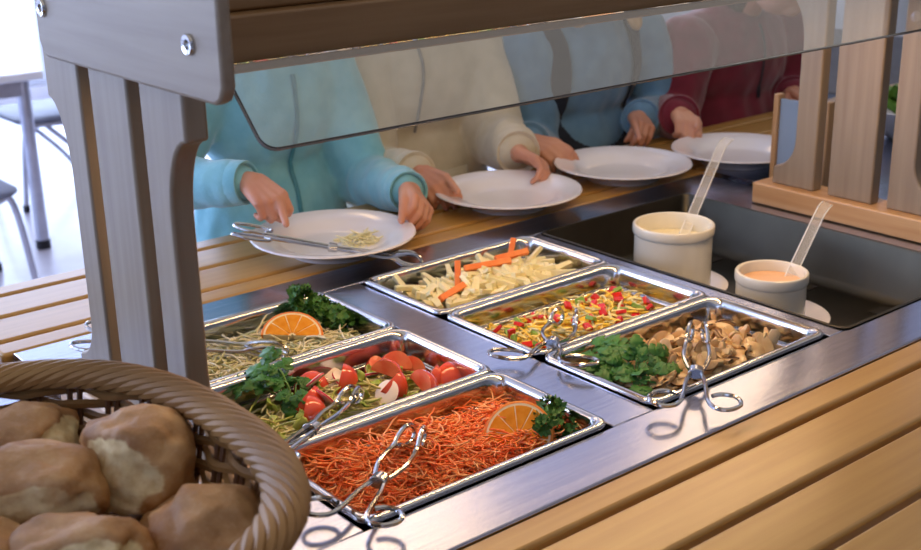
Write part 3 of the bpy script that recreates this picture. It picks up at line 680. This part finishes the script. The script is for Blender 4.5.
for r_ in range(rows):
    z = .012 + r_ * .0096
    if r_ in (8,): pass
    path = []
    for i in range(N): path.append(bp(i, z + .0008 * math.sin(i * .7 + r_), .0046 * math.cos(PI * (i / 8) + PI * r_)) )
    b.tube(path, .0041, 6, closed=True)
b.build('woven_wall', WIL, bk)
b = MB(); nst = 84        # plaited rim: fat strands winding around the rim line
for k in range(nst):
    path = []; rad = []
    for j in range(19):
        t = j / 18; i = (k + t * 7.5) * N / nst; i0 = int(i) % N; f_ = i - int(i); ph = -2.0 + 4.6 * t
        a, a2 = AN[i0], AN[(i0 + 1) % N]; c = BC + oval(a, 1) * (1 - f_) + oval(a2, 1) * f_ + V((0, 0, ZR))
        nr = oval((a + a2) / 2 if a2 > a else a, 1).normalized()
        path.append(c - nr * (.0125 * math.sin(ph)) + V((0, 0, .0075 * math.cos(ph)))); rad.append(.0047 if 1 < j < 17 else .0036)
    b.tube(path, rad, 7)
b.tube([BC + oval(a, 1) + V((0, 0, ZR)) for a in AN[::4]], .0072, 8, closed=True)
b.build('plaited_rim', WIL, bk)
b = MB(); n = 72
b.loft([[BC + oval(AN[int(i * N / n)], .74, g) + V((0, 0, z)) for i in range(n)] for g, z in ((-.02, .0015), (.002, .0015), (.004, .005), (-.004, .009), (-.04, .0085))], True, True); b.build('basket_bottom', WILD, bk)
b = MB(); q = V((-.452, -.072, .106)); b.add([q + V((.0, .014, -.012)), q + V((.0, -.008, -.012)), q + V((.012, -.008, .014)), q + V((.012, .014, .014))], [(0, 1, 2, 3)], 0)
b.add([q + V((-.001, .006, -.012)), q + V((-.001, -.003, -.012)), q + V((.011, -.003, .014)), q + V((.011, .006, .014))], [(0, 1, 2, 3)], 1)
tg = b.build('paper_tag', [pm('tag_white', 'dcd6d0', 'e6e1dc', 20, .6), pm('tag_red', 'b3202a', 'c02c36', 20, .5)], bk); solid(tg, .0006); tg['label'] = 'white paper tag with a red stripe'
# rolls
def bread(name, seed):
    m = bpy.data.materials.new(name); m.use_nodes = True; nt = m.node_tree; N_ = nt.nodes; L = nt.links; p = N_['Principled BSDF']; p.inputs['Roughness'].default_value = .6
    p.inputs['Subsurface Weight'].default_value = .1; p.inputs['Subsurface Radius'].default_value = (.006, .003, .0015)
    at = N_.new('ShaderNodeAttribute'); at.attribute_name = 'crumb'
    tc = N_.new('ShaderNodeTexCoord'); n1 = N_.new('ShaderNodeTexNoise'); n1.inputs['Scale'].default_value = 18; n1.inputs['Detail'].default_value = 6; L.new(tc.outputs['Object'], n1.inputs[0])
    c1 = N_.new('ShaderNodeValToRGB'); e = c1.color_ramp.elements; e[0].position = .28; e[0].color = s2l('764719'); e[1].position = .72; e[1].color = s2l('d6ab70'); q = e.new(.5); q.color = s2l('a87338'); L.new(n1.outputs[0], c1.inputs[0])
    n2 = N_.new('ShaderNodeTexNoise'); n2.inputs['Scale'].default_value = 90; n2.inputs['Detail'].default_value = 4; L.new(tc.outputs['Object'], n2.inputs[0])
    c2 = N_.new('ShaderNodeValToRGB'); e = c2.color_ramp.elements; e[0].position = .3; e[0].color = s2l('cfae74'); e[1].position = .65; e[1].color = s2l('f0dca6'); L.new(n2.outputs[0], c2.inputs[0])
    ad = N_.new('ShaderNodeMath'); ad.operation = 'MULTIPLY_ADD'; ad.inputs[1].default_value = 1.0; L.new(n1.outputs[0], ad.inputs[0]); L.new(at.outputs['Fac'], ad.inputs[2])
    rp = N_.new('ShaderNodeValToRGB'); rp.color_ramp.elements[0].position = .78; rp.color_ramp.elements[1].position = 1.0; L.new(ad.outputs[0], rp.inputs[0])
    mx = N_.new('ShaderNodeMix'); mx.data_type = 'RGBA'; L.new(rp.outputs[0], mx.inputs[0]); L.new(c1.outputs[0], mx.inputs[6]); L.new(c2.outputs[0], mx.inputs[7])
    n3 = N_.new('ShaderNodeTexNoise'); n3.inputs['Scale'].default_value = 320; L.new(tc.outputs['Object'], n3.inputs[0])   # flour dust
    c3 = N_.new('ShaderNodeValToRGB'); c3.color_ramp.elements[0].position = .5; c3.color_ramp.elements[1].position = .85; c3.color_ramp.elements[1].color = (.3, .3, .3, 1); L.new(n3.outputs[0], c3.inputs[0])
    m2 = N_.new('ShaderNodeMix'); m2.data_type = 'RGBA'; fa = N_.new('ShaderNodeAttribute'); fa.attribute_name = 'flour'; fm = N_.new('ShaderNodeMath'); fm.operation = 'MULTIPLY_ADD'; L.new(fa.outputs['Fac'], fm.inputs[0]); fm.inputs[1].default_value = .38; L.new(c3.outputs[0], fm.inputs[2]); f2 = N_.new('ShaderNodeMath'); f2.operation = 'MULTIPLY'; L.new(fm.outputs[0], f2.inputs[0]); L.new(n1.outputs[0], f2.inputs[1]); L.new(f2.outputs[0], m2.inputs[0]); L.new(mx.outputs[2], m2.inputs[6]); m2.inputs[7].default_value = s2l('dccaa6'); L.new(m2.outputs[2], p.inputs['Base Color'])
    bp_ = N_.new('ShaderNodeBump'); bp_.inputs['Strength'].default_value = .45; bp_.inputs['Distance'].default_value = .003; L.new(n2.outputs[0], bp_.inputs['Height']); L.new(bp_.outputs[0], p.inputs['Normal'])
    return m
BREAD = bread('bread_crust', 0)
def roll(label, loc, rot, size, seed, split=(0, 1, .2), group=None):
    b = MB(); b.ell((0, 0, 0), (1, 1, 1), None, 56, 36); me = []
    sp = V(split).normalized(); tn = sp.cross(V((0, 0, 1))).normalized(); cr_ = []; fl_ = []
    for p in b.v:
        p = V(p); d = p.normalized()
        # squarish roll: superellipsoid, torn pale side, crust lip
        q = V([math.copysign(abs(c) ** .82, c) for c in d]); k = 1 + .16 * noise.noise(d * 1.7 + V((seed, 0, 0))) + .05 * noise.noise(d * 4.2 + V((0, seed, 0))) + .02 * noise.noise(d * 10 + V((0, 0, seed)))
        w_ = d - tn * (d.dot(tn) * .45); f_ = w_.normalized().dot(sp) + .16 * noise.noise(d * 2.3 + V((seed, 3, 1))) + .07 * noise.noise(d * 7 + V((1, seed, 1))); e = max(0, min(1, (f_ - .66) / .22)); e = e * e * (3 - 2 * e); lip = math.exp(-((f_ - .58) / .08) ** 2)
        k *= 1 - .17 * e * (f_ ) + .035 * lip; k += .02 * e * noise.noise(d * 9 + V((seed, seed, 0)))
        z = q.z * (.92 if q.z > 0 else .72)
        me.append(V((q.x * k * size[0], q.y * k * size[1], z * k * size[2]))); fl_.append(max(0, d.z) ** 1.5); cr_.append(max(e, .75 * max(0, min(1, (-d.z - .35) / .4))))
    b.v = [tuple(p) for p in me]
    o = b.build('bread_roll', BREAD, angle=180); o.location = loc; o.data.transform(Matrix.Translation((0, 0, -min(p.z for p in me)))) if False else None
    # build() moved the origin to the base; keep it at the middle for turning
    zz = min(p.z for p in me); xs = [p.x for p in me]; ys = [p.y for p in me]
    o.data.transform(Matrix.Translation(((min(xs) + max(xs)) / 2, (min(ys) + max(ys)) / 2, zz)))
    at = o.data.attributes.new('crumb', 'FLOAT', 'POINT'); at.data.foreach_set('value', cr_)
    at = o.data.attributes.new('flour', 'FLOAT', 'POINT'); at.data.foreach_set('value', fl_)
    o.rotation_euler = rot; tag(o, label, 'bread roll', group or 'bread rolls in the wicker basket'); return o
roll('bread roll at the back left of the basket, pale right end', (-.540, .122, .112), (.1, .1, -.5), (.046, .034, .034), 1, (1, -.3, .35))
roll('bread roll with a pale torn front, left of the upright roll', (-.565, .036, .116), (.15, 0, -.55), (.049, .038, .037), 2, (.1, -1, -.05))
roll('large upright bread roll with a pale left face, in the middle', (-.489, .028, .117), (.0, .15, -.35), (.044, .040, .044), 3, (-.85, -.75, .05))
roll('brown bread roll leaning against the right side of the basket rim', (-.486, -.084, .098), (.2, .25, -.3), (.044, .040, .037), 4, (-.8, -.3, -.75))
roll('bread roll with a wide pale split at the bottom of the photo', (-.578, -.058, .106), (.1, -.1, -.75), (.052, .035, .032), 5, (.55, -.9, .45))
roll('bread roll half hidden behind the brown right roll', (-.480, -.022, .075), (.3, 0, .4), (.032, .032, .030), 6, (0, 1, -.8))
roll('bread roll at the left edge of the basket below the torn one', (-.63, -.008, .10), (.1, .2, .8), (.042, .04, .036), 7, (-.6, .8, -.2))
for i, (x, y) in enumerate([(-.575, .03), (-.53, -.11), (-.51, .03), (-.57, .115), (-.60, -.05), (-.655, .07), (-.675, -.06), (-.615, -.12)]):
    roll('bread roll lying under the upper rolls in the basket', (x, y, .042), (.1 * i, .2, i), (.040, .038, .032), 10 + i, (math.cos(i), math.sin(i), .2), 'lower bread rolls')

# ------------------------------------------------------------------ people
from mathutils.bvhtree import BVHTree
def blob(b, voxel, it, name, mats, parent, fold=0, freq=16, lips=None, drop=None):
    """one continuous surface grown around the closed shapes in b"""
    me = b.mesh('tmp'); o = bpy.data.objects.new('tmp', me); COL.objects.link(o)
    m = o.modifiers.new('r', 'REMESH'); m.mode = 'VOXEL'; m.voxel_size = voxel
    s_ = o.modifiers.new('s', 'SMOOTH'); s_.iterations = it; s_.factor = .5
    dg = bpy.context.evaluated_depsgraph_get(); dg.update(); ev = bpy.data.meshes.new_from_object(o.evaluated_get(dg), depsgraph=dg)
    bpy.data.objects.remove(o)
    off = root_loc(parent)
    if fold:
        nr = [v.normal.copy() for v in ev.vertices]
        for v, n in zip(ev.vertices, nr):
            p = v.co; q = V((p.x * freq, p.y * freq, p.z * freq * .55)); w_ = noise.noise(q)
            v.co = p + n * fold * (.7 * (1 - 2.2 * abs(w_)) + .6 * noise.noise(q * 2.3))
    if drop:
        import bmesh
        bm = bmesh.new(); bm.from_mesh(ev); bmesh.ops.delete(bm, geom=[f for f in bm.faces if drop(f.calc_center_median())], context='FACES'); bm.to_mesh(ev); bm.free()
    bvh = BVHTree.FromPolygons([v.co.copy() for v in ev.vertices], [tuple(p.vertices) for p in ev.polygons])
    ev.materials.clear()
    for m in mats: ev.materials.append(m)
    for p in ev.polygons:
        p.use_smooth = True; p.material_index = 1 if (lips and lips(p.center)) else 0
    ev.transform(Matrix.Translation(-off)); ev.name = name
    o = bpy.data.objects.new(name, ev); COL.objects.link(o); o.parent = parent
    return o, bvh
def hand(b, W, f, n, ts, curls, thumb, k=1.0):
    """palm, four unequal bent fingers, and a thumb leaving the side of the palm"""
    W = V(W); f = V(f).normalized(); n = V(n); n = (n - f * n.dot(f)).normalized(); s = f.cross(n) * ts
    for (o_, l, ph, c) in ((.0205, .058, (.024, .016, .0135), curls[0]), (.0068, .060, (.027, .018, .0145), curls[1]), (-.0068, .057, (.025, .0165, .014), curls[2]), (-.0195, .051, (.02, .013, .012), curls[3])):
        kn = W + f * (l * k) + s * (o_ * k)
        b.rc(W + s * (o_ * .55 * k) + f * .004, kn, .0125 * k, .0086 * k)
        p = kn; a = 0; rad = [.0071, .0064, .0058, .0050]
        for j in range(3):
            a += c[j]; d = f * math.cos(a) - n * math.sin(a) + s * (o_ * 1.6)
            q = p + d.normalized() * (ph[j] * k); b.rc(p, q, rad[j] * k, rad[j + 1] * k); p = q
    base = W + f * (.012 * k) + s * (.016 * k) - n * .003; tip = V(thumb); mid = (base + tip) / 2 + s * .006 + n * .006
    b.rc(W, base, .0125 * k, .0115 * k); b.rc(base, mid, .0115 * k, .0082 * k); b.rc(mid, tip, .008 * k, .0058 * k)
SKIN = pm('skin', 'c4876b', 'd09a7e', 14, .45, sss=.12); LIP = pm('lips', 'b5635a', 'bd6e64', 14, .4)
def fabric(name, c1, c2, bs=220, sheen=.4): return pm(name, c1, c2, 25, .85, bump=.35, bscale=bs, sheen=sheen)
EYEW = pm('eye_white', 'd9d3cd', 'e2dcd6', 30, .2); IRIS = pm('eye_dark', '2b1d14', '3a281b', 30, .15)
def person(label, cx, cy, chin, arms, cloth, trous, hairm, bulk=1.0, long_hair=(), hand_k=.95, lean=0, sh=.155, fwd=.03):
    """arms: for viewer-left (-1) and viewer-right (+1): shoulder, elbow, wrist and hand pose"""
    t = thing('person', label, 'person', (cx, cy, FL))
    P = lambda x, y, z: V((cx + x, cy + y + lean * min(0, -(z + .2)) * 1.0, z))
    b = MB(); c = MB()
    b.ell(P(0, 0, -.22), (.105, .075, .10)); b.ell(P(0, 0, -.06), (.095, .07, .14)); b.ell(P(0, 0, sh - .065), (.105, .075, .10))
    b.rc(P(0, 0, sh - .015), P(0, -fwd * .5, chin + .04), .04, .036)
    hc = P(0, -fwd, chin + .105)
    b.ell(hc + V((0, .015, .015)), (.07, .085, .088)); b.ell(hc + V((0, -.02, -.045)), (.052, .058, .055)); b.ell(hc + V((0, -.048, -.082)), (.024, .022, .019))
    b.rc(hc + V((0, -.070, .006)), hc + V((0, -.083, -.020)), .006, .0085, 10)
    for s in (-1, 1):
        b.ell(hc + V((s * .07, .012, -.008)), (.01, .02, .028)); b.ell(hc + V((s * .028, -.042, -.028)), (.028, .026, .028))
    b.rc(hc + V((-.014, -.081, -.047)), hc + V((.014, -.081, -.047)), .005, .005, 8); b.rc(hc + V((-.011, -.079, -.056)), hc + V((.011, -.079, -.056)), .0055, .0055, 8)
    for s in (-1, 1):
        b.rc(P(s * .055, 0, -.25), P(s * .06, -.01, -.52), .062, .045); b.rc(P(s * .06, -.01, -.52), P(s * .06, .01, FL + .07), .042, .03); b.rc(P(s * .06, .01, FL + .035), P(s * .065, -.1, FL + .03), .03, .022)
    c.ell(P(0, 0, -.20), (.145 * bulk, .105, .12)); c.ell(P(0, 0, -.05), (.142 * bulk, .098, .16)); c.ell(P(0, 0, sh - .07), (.140 * bulk, .098, .13))
    c.rc(P(-.09 * bulk, 0, sh - .02), P(.09 * bulk, 0, sh - .02), .058, .058); c.rc(P(0, 0, sh), P(0, -.005, sh + .04), .06, .05)
    tor = MB(); tor.v = list(c.v); tor.f = list(c.f); tor.m = list(c.m)
    cuffs = []
    for sd, A in arms.items():
        S, E_, W = V(A['S']), V(A['E']), V(A['W'])
        b.rc(S, E_, .034, .028); b.rc(E_, W, .027, .0165); hand(b, W, A['f'], A['n'], A['ts'], A['c'], A['t'], hand_k)
        d = (W - E_).normalized(); Cf = W - d * A.get('gap', .012)
        c.rc(S, E_, .056 * bulk, .048 * bulk); c.rc(E_, Cf - d * .025, .047 * bulk, .034 * bulk)
        q = d.to_track_quat('Z', 'Y').to_matrix()
        cb = MB(); cb.lathe([(.026, -.034), (.031 * bulk, -.032), (.034 * bulk, -.02), (.033 * bulk, 0), (.0315 * bulk, .004), (.029 * bulk, .003), (.0275, -.004), (.0255, -.03)], 28, tuple(Cf), 0, q); cuffs.append(cb)
    bo, _ = blob(b, .0027, 3, 'body', [SKIN, LIP], t, lips=lambda p: (p - V((hc.x, hc.y - .084, hc.z - .0515))).length < .021 and abs(p.z - hc.z + .0515) < .010)
    for s in (-1, 1):
        ec = hc + V((s * .027, -.0615, .004)); e = MB(); e.ell(ec, (.0105, .0105, .0082)); eb = e.build('eye', EYEW, bo); e = MB(); e.ell(ec + V((0, -.0082, 0)), (.0064, .003, .0064)); e.build('iris', IRIS, eb)
    for A in arms.values(): pass
    sw, bvh = blob(c, .006, 7, 'sweater', [cloth], t, fold=.0042)
    for cb in cuffs: cb.build('cuff', cloth, sw)
    tr = MB(); tr.ell(P(0, 0, -.24), (.122, .092, .1))
    for s in (-1, 1): tr.rc(P(s * .058, 0, -.27), P(s * .062, -.01, -.52), .075, .058); tr.rc(P(s * .062, -.01, -.52), P(s * .062, .008, FL + .09), .056, .048)
    blob(tr, .008, 5, 'trousers', [trous], t, fold=.003)
    for s in (-1, 1):
        f_ = MB(); f_.loft([rrect(cx + s * .064 - w_, cx + s * .064 + w_, cy - l, cy + .06, .03, z) for w_, l, z in ((.036, .125, FL + .001), (.04, .13, FL + .02), (.036, .12, FL + .045), (.03, .05, FL + .075))], True, True); f_.build('shoe', RUBBER, t, bevel=.004)
    h = MB(); h.ell(hc + V((0, .03, .028)), (.08, .084, .088)); h.ell(hc + V((0, -.005, .055)), (.072, .076, .056)); h.ell(hc + V((0, .07, -.03)), (.07, .04, .08))
    for a, q in long_hair: h.rc(hc + V(a), hc + V(q), .03, .014)
    blob(h, .006, 4, 'hair', [hairm], t, fold=.005, freq=40)
    tmp_, tb = blob(tor, .006, 7, 'torso_surface', [cloth], t); bpy.data.objects.remove(tmp_)
    return t, sw, bvh, tb, P
CR = ((.5, .9, .6), (.55, .95, .6), (.6, .95, .6), (.7, .95, .6)); FIST = ((.9, 1.2, .7), (.9, 1.25, .7), (1, 1.25, .7), (1.05, 1.2, .7)); LOOSE = ((.25, .6, .4), (.35, .65, .4), (.45, .7, .4), (.55, .7, .4))
def A(S, E, W, f, n, ts, c, t, gap=.012): return dict(S=S, E=E, W=W, f=f, n=n, ts=ts, c=c, t=t, gap=gap)
TURQ = fabric('turquoise_fleece', '72b4c4', '84c3d0'); CREAM = fabric('cream_jersey', 'c3baa0', 'cfc6ae', 400); DENB = fabric('dusty_blue_jersey', '5b83a0', '6a92ae', 300); WINE = fabric('dark_red_fleece', '6a1226', '7c1a30', 260)
JEANS = fabric('navy_trousers', '1f2a3e', '28344a', 300, .1); GREYT = fabric('grey_trousers', '3c3f46', '4a4d55', 300, .1)
HB1 = pm('brown_hair', '4a3120', '6b4a30', 60, .45, stretch=(1, 1, .12), bump=.3); HB2 = pm('blond_hair', 'a98552', 'c7a36c', 60, .45, stretch=(1, 1, .12), bump=.3); HB3 = pm('dark_hair', '2a1c14', '40291c', 60, .45, stretch=(1, 1, .12), bump=.3)
def on_front(bvh, x, z, d=.003):
    h_ = bvh.ray_cast(V((x, -.5, z)), V((0, 1, 0))); 
    return (h_[0] + V((0, -d, 0))) if h_[0] else None
def strip(bvh, pts, w_, t_, name, mat, parent, d=.0035):
    Q = [on_front(bvh, x, z, d) for x, z in pts]; Q = [q for q in Q if q]; b = MB()
    if len(Q) > 2: b.loft([[q + V((-w_, 0, 0)), q + V((w_, 0, 0)), q + V((w_, -t_, 0)), q + V((-w_, -t_, 0))] for q in Q], True, True); b.build(name, mat, parent)
# child in turquoise
t1, s1, _, v1, _ = person('person in a turquoise zip fleece holding a plate and wire tongs, nearest the left post', .205, 1.0, .315, {
    1: A((.315, .99, .205), (.345, .915, .02), (.278, .70, .052), (-.3, -.93, -.12), (.68, -.2, .68), 1, CR, (.206, .628, .036)),
    -1: A((.10, .99, .205), (-.03, .96, .07), (.048, .78, .094), (.02, -.93, -.3), (-.25, -.3, .9), -1, ((.95, 1.1, .7), (1.0, 1.15, .7), (1.05, 1.2, .7), (1.1, 1.2, .7)), (.048, .69, .050))}, TURQ, JEANS, HB1, 1.0, sh=.235)
strip(v1, [(.205 + .0006 * math.sin(k), -.2 + .016 * k) for k in range(27)], .0035, .0015, 'zip', pm('zip_teal', '3b7f92', '478c9f', 60, .5), s1)
# child in the cream hoodie
t2, s2, _, v2, P2 = person('person in a cream hoodie with a front pocket, second from the left post', .545, 1.05, .305, {
    1: A((.675, 1.04, .195), (.672, .95, .035), (.57, .775, .052), (.06, -1, -.16), (.55, -.1, .8), 1, CR, (.556, .698, .037)),
    -1: A((.42, 1.04, .195), (.40, 1.0, .0), (.372, .80, .045), (-.12, -1, -.15), (-.45, -.1, .85), -1, CR, (.372, .70, .036))}, CREAM, GREYT, HB3, 1.2, sh=.225)
b = MB(); nx, nz = 14, 10; vs = []; fs = []
for j in range(nz + 1):
    for i in range(nx + 1):
        v_ = j / nz; hw = .085 - .028 * v_; x = .545 + hw * (2 * i / nx - 1); z = -.13 + .125 * v_
        q = on_front(v2, x, z, .014 if 0 < i < nx and j < nz else .007) or V((x, .94, z)); vs.append(q)
for j in range(nz):
    for i in range(nx): a = j * (nx + 1) + i; fs.append((a, a + 1, a + nx + 2, a + nx + 1))
b.add(vs, fs); solid(b.build('front_pocket', CREAM, s2, angle=180), .003)
q = [on_front(v2, .50 + .004 * math.sin(k * .7), .23 - .018 * k, .004) for k in range(10)]; q = [p for p in q if p]
if len(q) > 2: b = MB(); b.tube(q, .0028, 6); b.build('drawstring', pm('grey_cord', '7d7a74', '8b8880', 60, .7), s2)
# child in the pinafore
t3, s3, v3, tor3, P3 = person('person in a dusty blue top under a dark navy pinafore, third from the left post', .91, 1.0, .285, {
    1: A((1.085, .99, .175), (1.125, .945, .0), (.958, .855, .045), (-.62, -.78, -.06), (.45, -.1, .85), 1, CR, (.848, .752, .038)),
    -1: A((.775, .995, .175), (.80, .985, -.02), (.66, .85, .045), (.12, -.97, -.08), (-.35, -.15, .9), -1, LOOSE, (.684, .765, .038))}, DENB, JEANS, HB2, 1.2, [((.055, -.02, -.02), (.075, -.07, -.17)), ((-.055, -.02, -.02), (-.07, -.06, -.15))], sh=.205)
cx3 = .91
def mask3(x, z):
    x = abs(x)
    if z > .05: return .088 < x < .15
    if (x / .09) ** 2 + ((z - .05) / .062) ** 2 < 1: return False
    return x < .15
b = MB(); nx, nz = 140, 196; vs = {}
def gv(i, j):
    if (i, j) not in vs:
        x = cx3 - .19 + .38 * i / nx; z = -.28 + .53 * j / nz; q = on_front(tor3, x, z, .0095); vs[i, j] = len(b.v) if q else None
        if q: b.v.append(tuple(q))
    return vs[i, j]
for i in range(nx):
    for j in range(nz):
        if mask3(-.19 + .38 * (i + .5) / nx, -.28 + .53 * (j + .5) / nz):
            f = [gv(i, j), gv(i + 1, j), gv(i + 1, j + 1), gv(i, j + 1)]
            if None not in f and max(b.v[k][1] for k in f) - min(b.v[k][1] for k in f) < .03: b.f.append(tuple(f)); b.m.append(0)
solid(b.build('pinafore', fabric('navy_pinafore', '141a24', '1d2430', 300, .1), t3, angle=180), .003)
# child in the dark red sweater
t4, s4, _, v4, P4 = person('person in a dark red zip neck sweater, farthest right behind the plates', 1.36, .97, .20, {
    1: A((1.53, .95, .14), (1.53, .93, -.02), (1.45, .85, .03), (-.75, -.65, -.05), (.3, -.1, .9), 1, CR, (1.37, .77, .035)),
    -1: A((1.19, .95, .14), (1.12, .93, .0), (1.0, .785, .056), (-.55, -.8, -.1), (-.1, -.25, .9), -1, FIST, (.965, .715, .046), .02)}, WINE, GREYT, HB3, 1.25, sh=.175, fwd=.11)
b = MB(); c4 = P4(0, -.005, .19); b.lathe([(.05, -.03), (.06, -.02), (.056, .02), (.052, .026), (.047, .022), (.046, -.02)], 32, tuple(c4)); b.build('collar', WINE, s4)
strip(v4, [(1.36, .04 + .013 * k) for k in range(12)], .003, .0015, 'zip', pm('zip_grey', '3a3138', '453b42', 60, .5), s4)
z4 = on_front(v4, 1.36, .05, .005)
if z4: b = MB(); b.box(z4.x - .004, z4.x + .004, z4.y - .002, z4.y + .002, z4.z - .022, z4.z + .004); b.build('zip_pull', pm('pull_grey', '3c3a40', '4a484e', 60, .4, .6), s4, bevel=.001)

# ------------------------------------------------------------------ things farther off
TOPM = pm('white_laminate', 'dfe0e4', 'e8e9ec', 6, .35); TUBE = pm('silver_tube', 'b6b8c4', 'c4c6d0', 20, .3, .9); SEAT = pm('grey_seat', '6b7080', '777c8c', 20, .5)
tx0, tx1, ty0, ty1, tz = -1.6, .83, 3.62, 5.3, FL + .64
t = thing('dining_table', 'white topped table with silver tube legs, left of the slatted post', 'table', ((tx0 + tx1) / 2, (ty0 + ty1) / 2, FL))
b = MB(); b.box(tx0, tx1, ty0, ty1, tz, tz + .03); b.build('tabletop', TOPM, t, bevel=.006)
b = MB(); b.box(tx0 + .05, tx1 - .05, ty0 + .04, ty0 + .06, tz - .06, tz - .001); b.box(tx0 + .05, tx1 - .05, ty1 - .06, ty1 - .04, tz - .06, tz - .001); b.box(tx0 + .05, tx0 + .07, ty0 + .06, ty1 - .06, tz - .06, tz - .001); b.box(tx1 - .07, tx1 - .05, ty0 + .06, ty1 - .06, tz - .06, tz - .001); b.build('apron', TUBE, t, bevel=.003)
for x in (tx0 + .06, tx1 - .06):
    for y in (ty0 + .06, ty1 - .06):
        b = MB(); b.tube([(x, y, FL + .03), (x, y, tz - .002)], .024, 16); lg = b.build('leg', TUBE, t); b = MB(); b.tube([(x, y, FL + .0005), (x, y, FL + .035)], .027, 16); b.build('foot', RUBBER, lg)
def chair():
    t = thing('canteen_chair', None, 'chair')
    b = MB(); b.loft([rrect(-.19, .19, -.19, .19, .05, .36), rrect(-.2, .2, -.2, .2, .06, .368), rrect(-.2, .2, -.2, .2, .06, .378), rrect(-.19, .19, -.19, .19, .05, .384)], True, True); b.build('seat', SEAT, t, local=True)
    b = MB(); vs = []; fs = []
    for j in range(7):
        for i in range(13): u = i / 6 - 1; vs.append((.19 * u, -.215 - .03 * (1 - u * u) - .012 * j / 6, .5 + .2 * j / 6 - .012 * u ** 4 * (1 if j == 6 else (-1 if j == 0 else 0))))
    for j in range(6):
        for i in range(12): a = j * 13 + i; fs.append((a, a + 1, a + 14, a + 13))
    b.add(vs, fs); solid(b.build('backrest', SEAT, t, local=True), .012)
    for s in (-1, 1):
        b = MB(); b.tube(spline([(s * .19, -.235, .68), (s * .19, -.215, .5), (s * .18, -.17, .355), (s * .18, .1, .35), (s * .18, .17, .33), (s * .19, .21, .02)], 6), .011, 10); f1 = b.build('frame', TUBE, t, local=True)
        b = MB(); b.tube(spline([(s * .18, .08, .345), (s * .185, -.1, .16), (s * .19, -.2, .02)], 5), .011, 10); f2 = b.build('leg', TUBE, t, local=True)
        for f_, y in ((f1, .21), (f2, -.2)): b = MB(); b.tube([(s * .19, y, .0005), (s * .19, y, .03)], .014, 10); b.build('foot', RUBBER, f_, local=True)
    return t
c0 = chair()
for i, (x, y, rz, l) in enumerate([(.33, 3.33, -PI / 2, 'grey chair turned sideways in front of the white table, nearest'), (-.5, 3.3, -.1, 'grey chair at the near long side of the white table'), (1.12, 4.4, PI / 2, 'grey chair at the right end of the white table'), (.80, 5.6, PI, 'grey chair behind the white table, its back above the top'), (.2, 5.62, PI, 'grey chair behind the white table, left of the other')]):
    o = c0 if i == 0 else dup(c0); o.location = (x, y, FL); o.rotation_euler = (0, 0, rz); tag(o, l, 'chair', 'canteen chairs around the white table')
# card holder behind the right post
t = thing('card_holder', 'upright wooden holder with a pale blue card beside the right slatted post', 'card holder', (.905, .44, 0))
for y in (.486, .385): b = MB(); b.box(.898, .916, y, y + .01, .0006, .150); b.build('side_board', BZ, t, bevel=.002)
b = MB(); b.box(.904, .910, .3955, .4855, .004, .142); b.build('blue_card', pm('pale_blue_card', '8fa3b8', '9cb0c4', 10, .5), t)
# lettuce bowl on the right counter
lc = V((1.36, .50, 0))
b = MB(); b.lathe([(0, .001), (.05, .001), (.055, .004), (.09, .03), (.112, .062), (.116, .0655), (.114, .067), (.108, .063), (.085, .033), (.05, .009), (0, .008)], 48, tuple(lc)); tag(b.build('salad_bowl', PLATE, angle=60), 'white bowl of green lettuce behind the right slatted post', 'bowl')
pr = [solid(proto(leafbit(s, q), 'lettuce_leaf', pm('green_lettuce_%d' % int(q), '4c7a2c', '87ad4e', 40, .45), 'green lettuce leaf in the white bowl behind the right post', 'lettuce', 'lettuce leaves in the bowl', 0, 80)) for s, q in ((.04, 0), (.034, 1.3), (.045, 2.6))]
rr = random.Random(7)
for i in range(30):
    o = pr[i] if i < 3 else dup(pr[i % 3]); a = rr.uniform(0, 6.28); r_ = .075 * math.sqrt(rr.random()); o.location = lc + V((r_ * math.cos(a), r_ * math.sin(a), .06 + .045 * rr.random() * (1 - r_ / .1))); o.rotation_euler = (rr.uniform(-.7, .7), rr.uniform(-.7, .7), a)

t = thing('sideboard', 'dark grey sideboard far behind the right slatted post', 'cabinet', (2.4, 1.6, FL))
SBM = pm('dark_grey_laminate', '2c2e31', '383a3e', 10, .5)
b = MB(); b.box(1.95, 2.9, .95, 2.3, FL, -.09); b.build('body', SBM, t, bevel=.004)
b = MB(); b.box(1.93, 2.92, .93, 2.32, -.0895, -.065); b.build('top', SBM, t, bevel=.004)

# ------------------------------------------------------------------ picture settings
sc.view_settings.view_transform = 'Standard'; sc.view_settings.look = 'None'; sc.view_settings.gamma = 1; sc.view_settings.use_curve_mapping = False
sc.view_settings.exposure = .08
sc.cycles.use_denoising = True; sc.cycles.max_bounces = 10; sc.cycles.transmission_bounces = 8; sc.cycles.glossy_bounces = 5; sc.cycles.diffuse_bounces = 4
sc.cycles.sample_clamp_indirect = 6; sc.cycles.caustics_reflective = False; sc.cycles.caustics_refractive = False
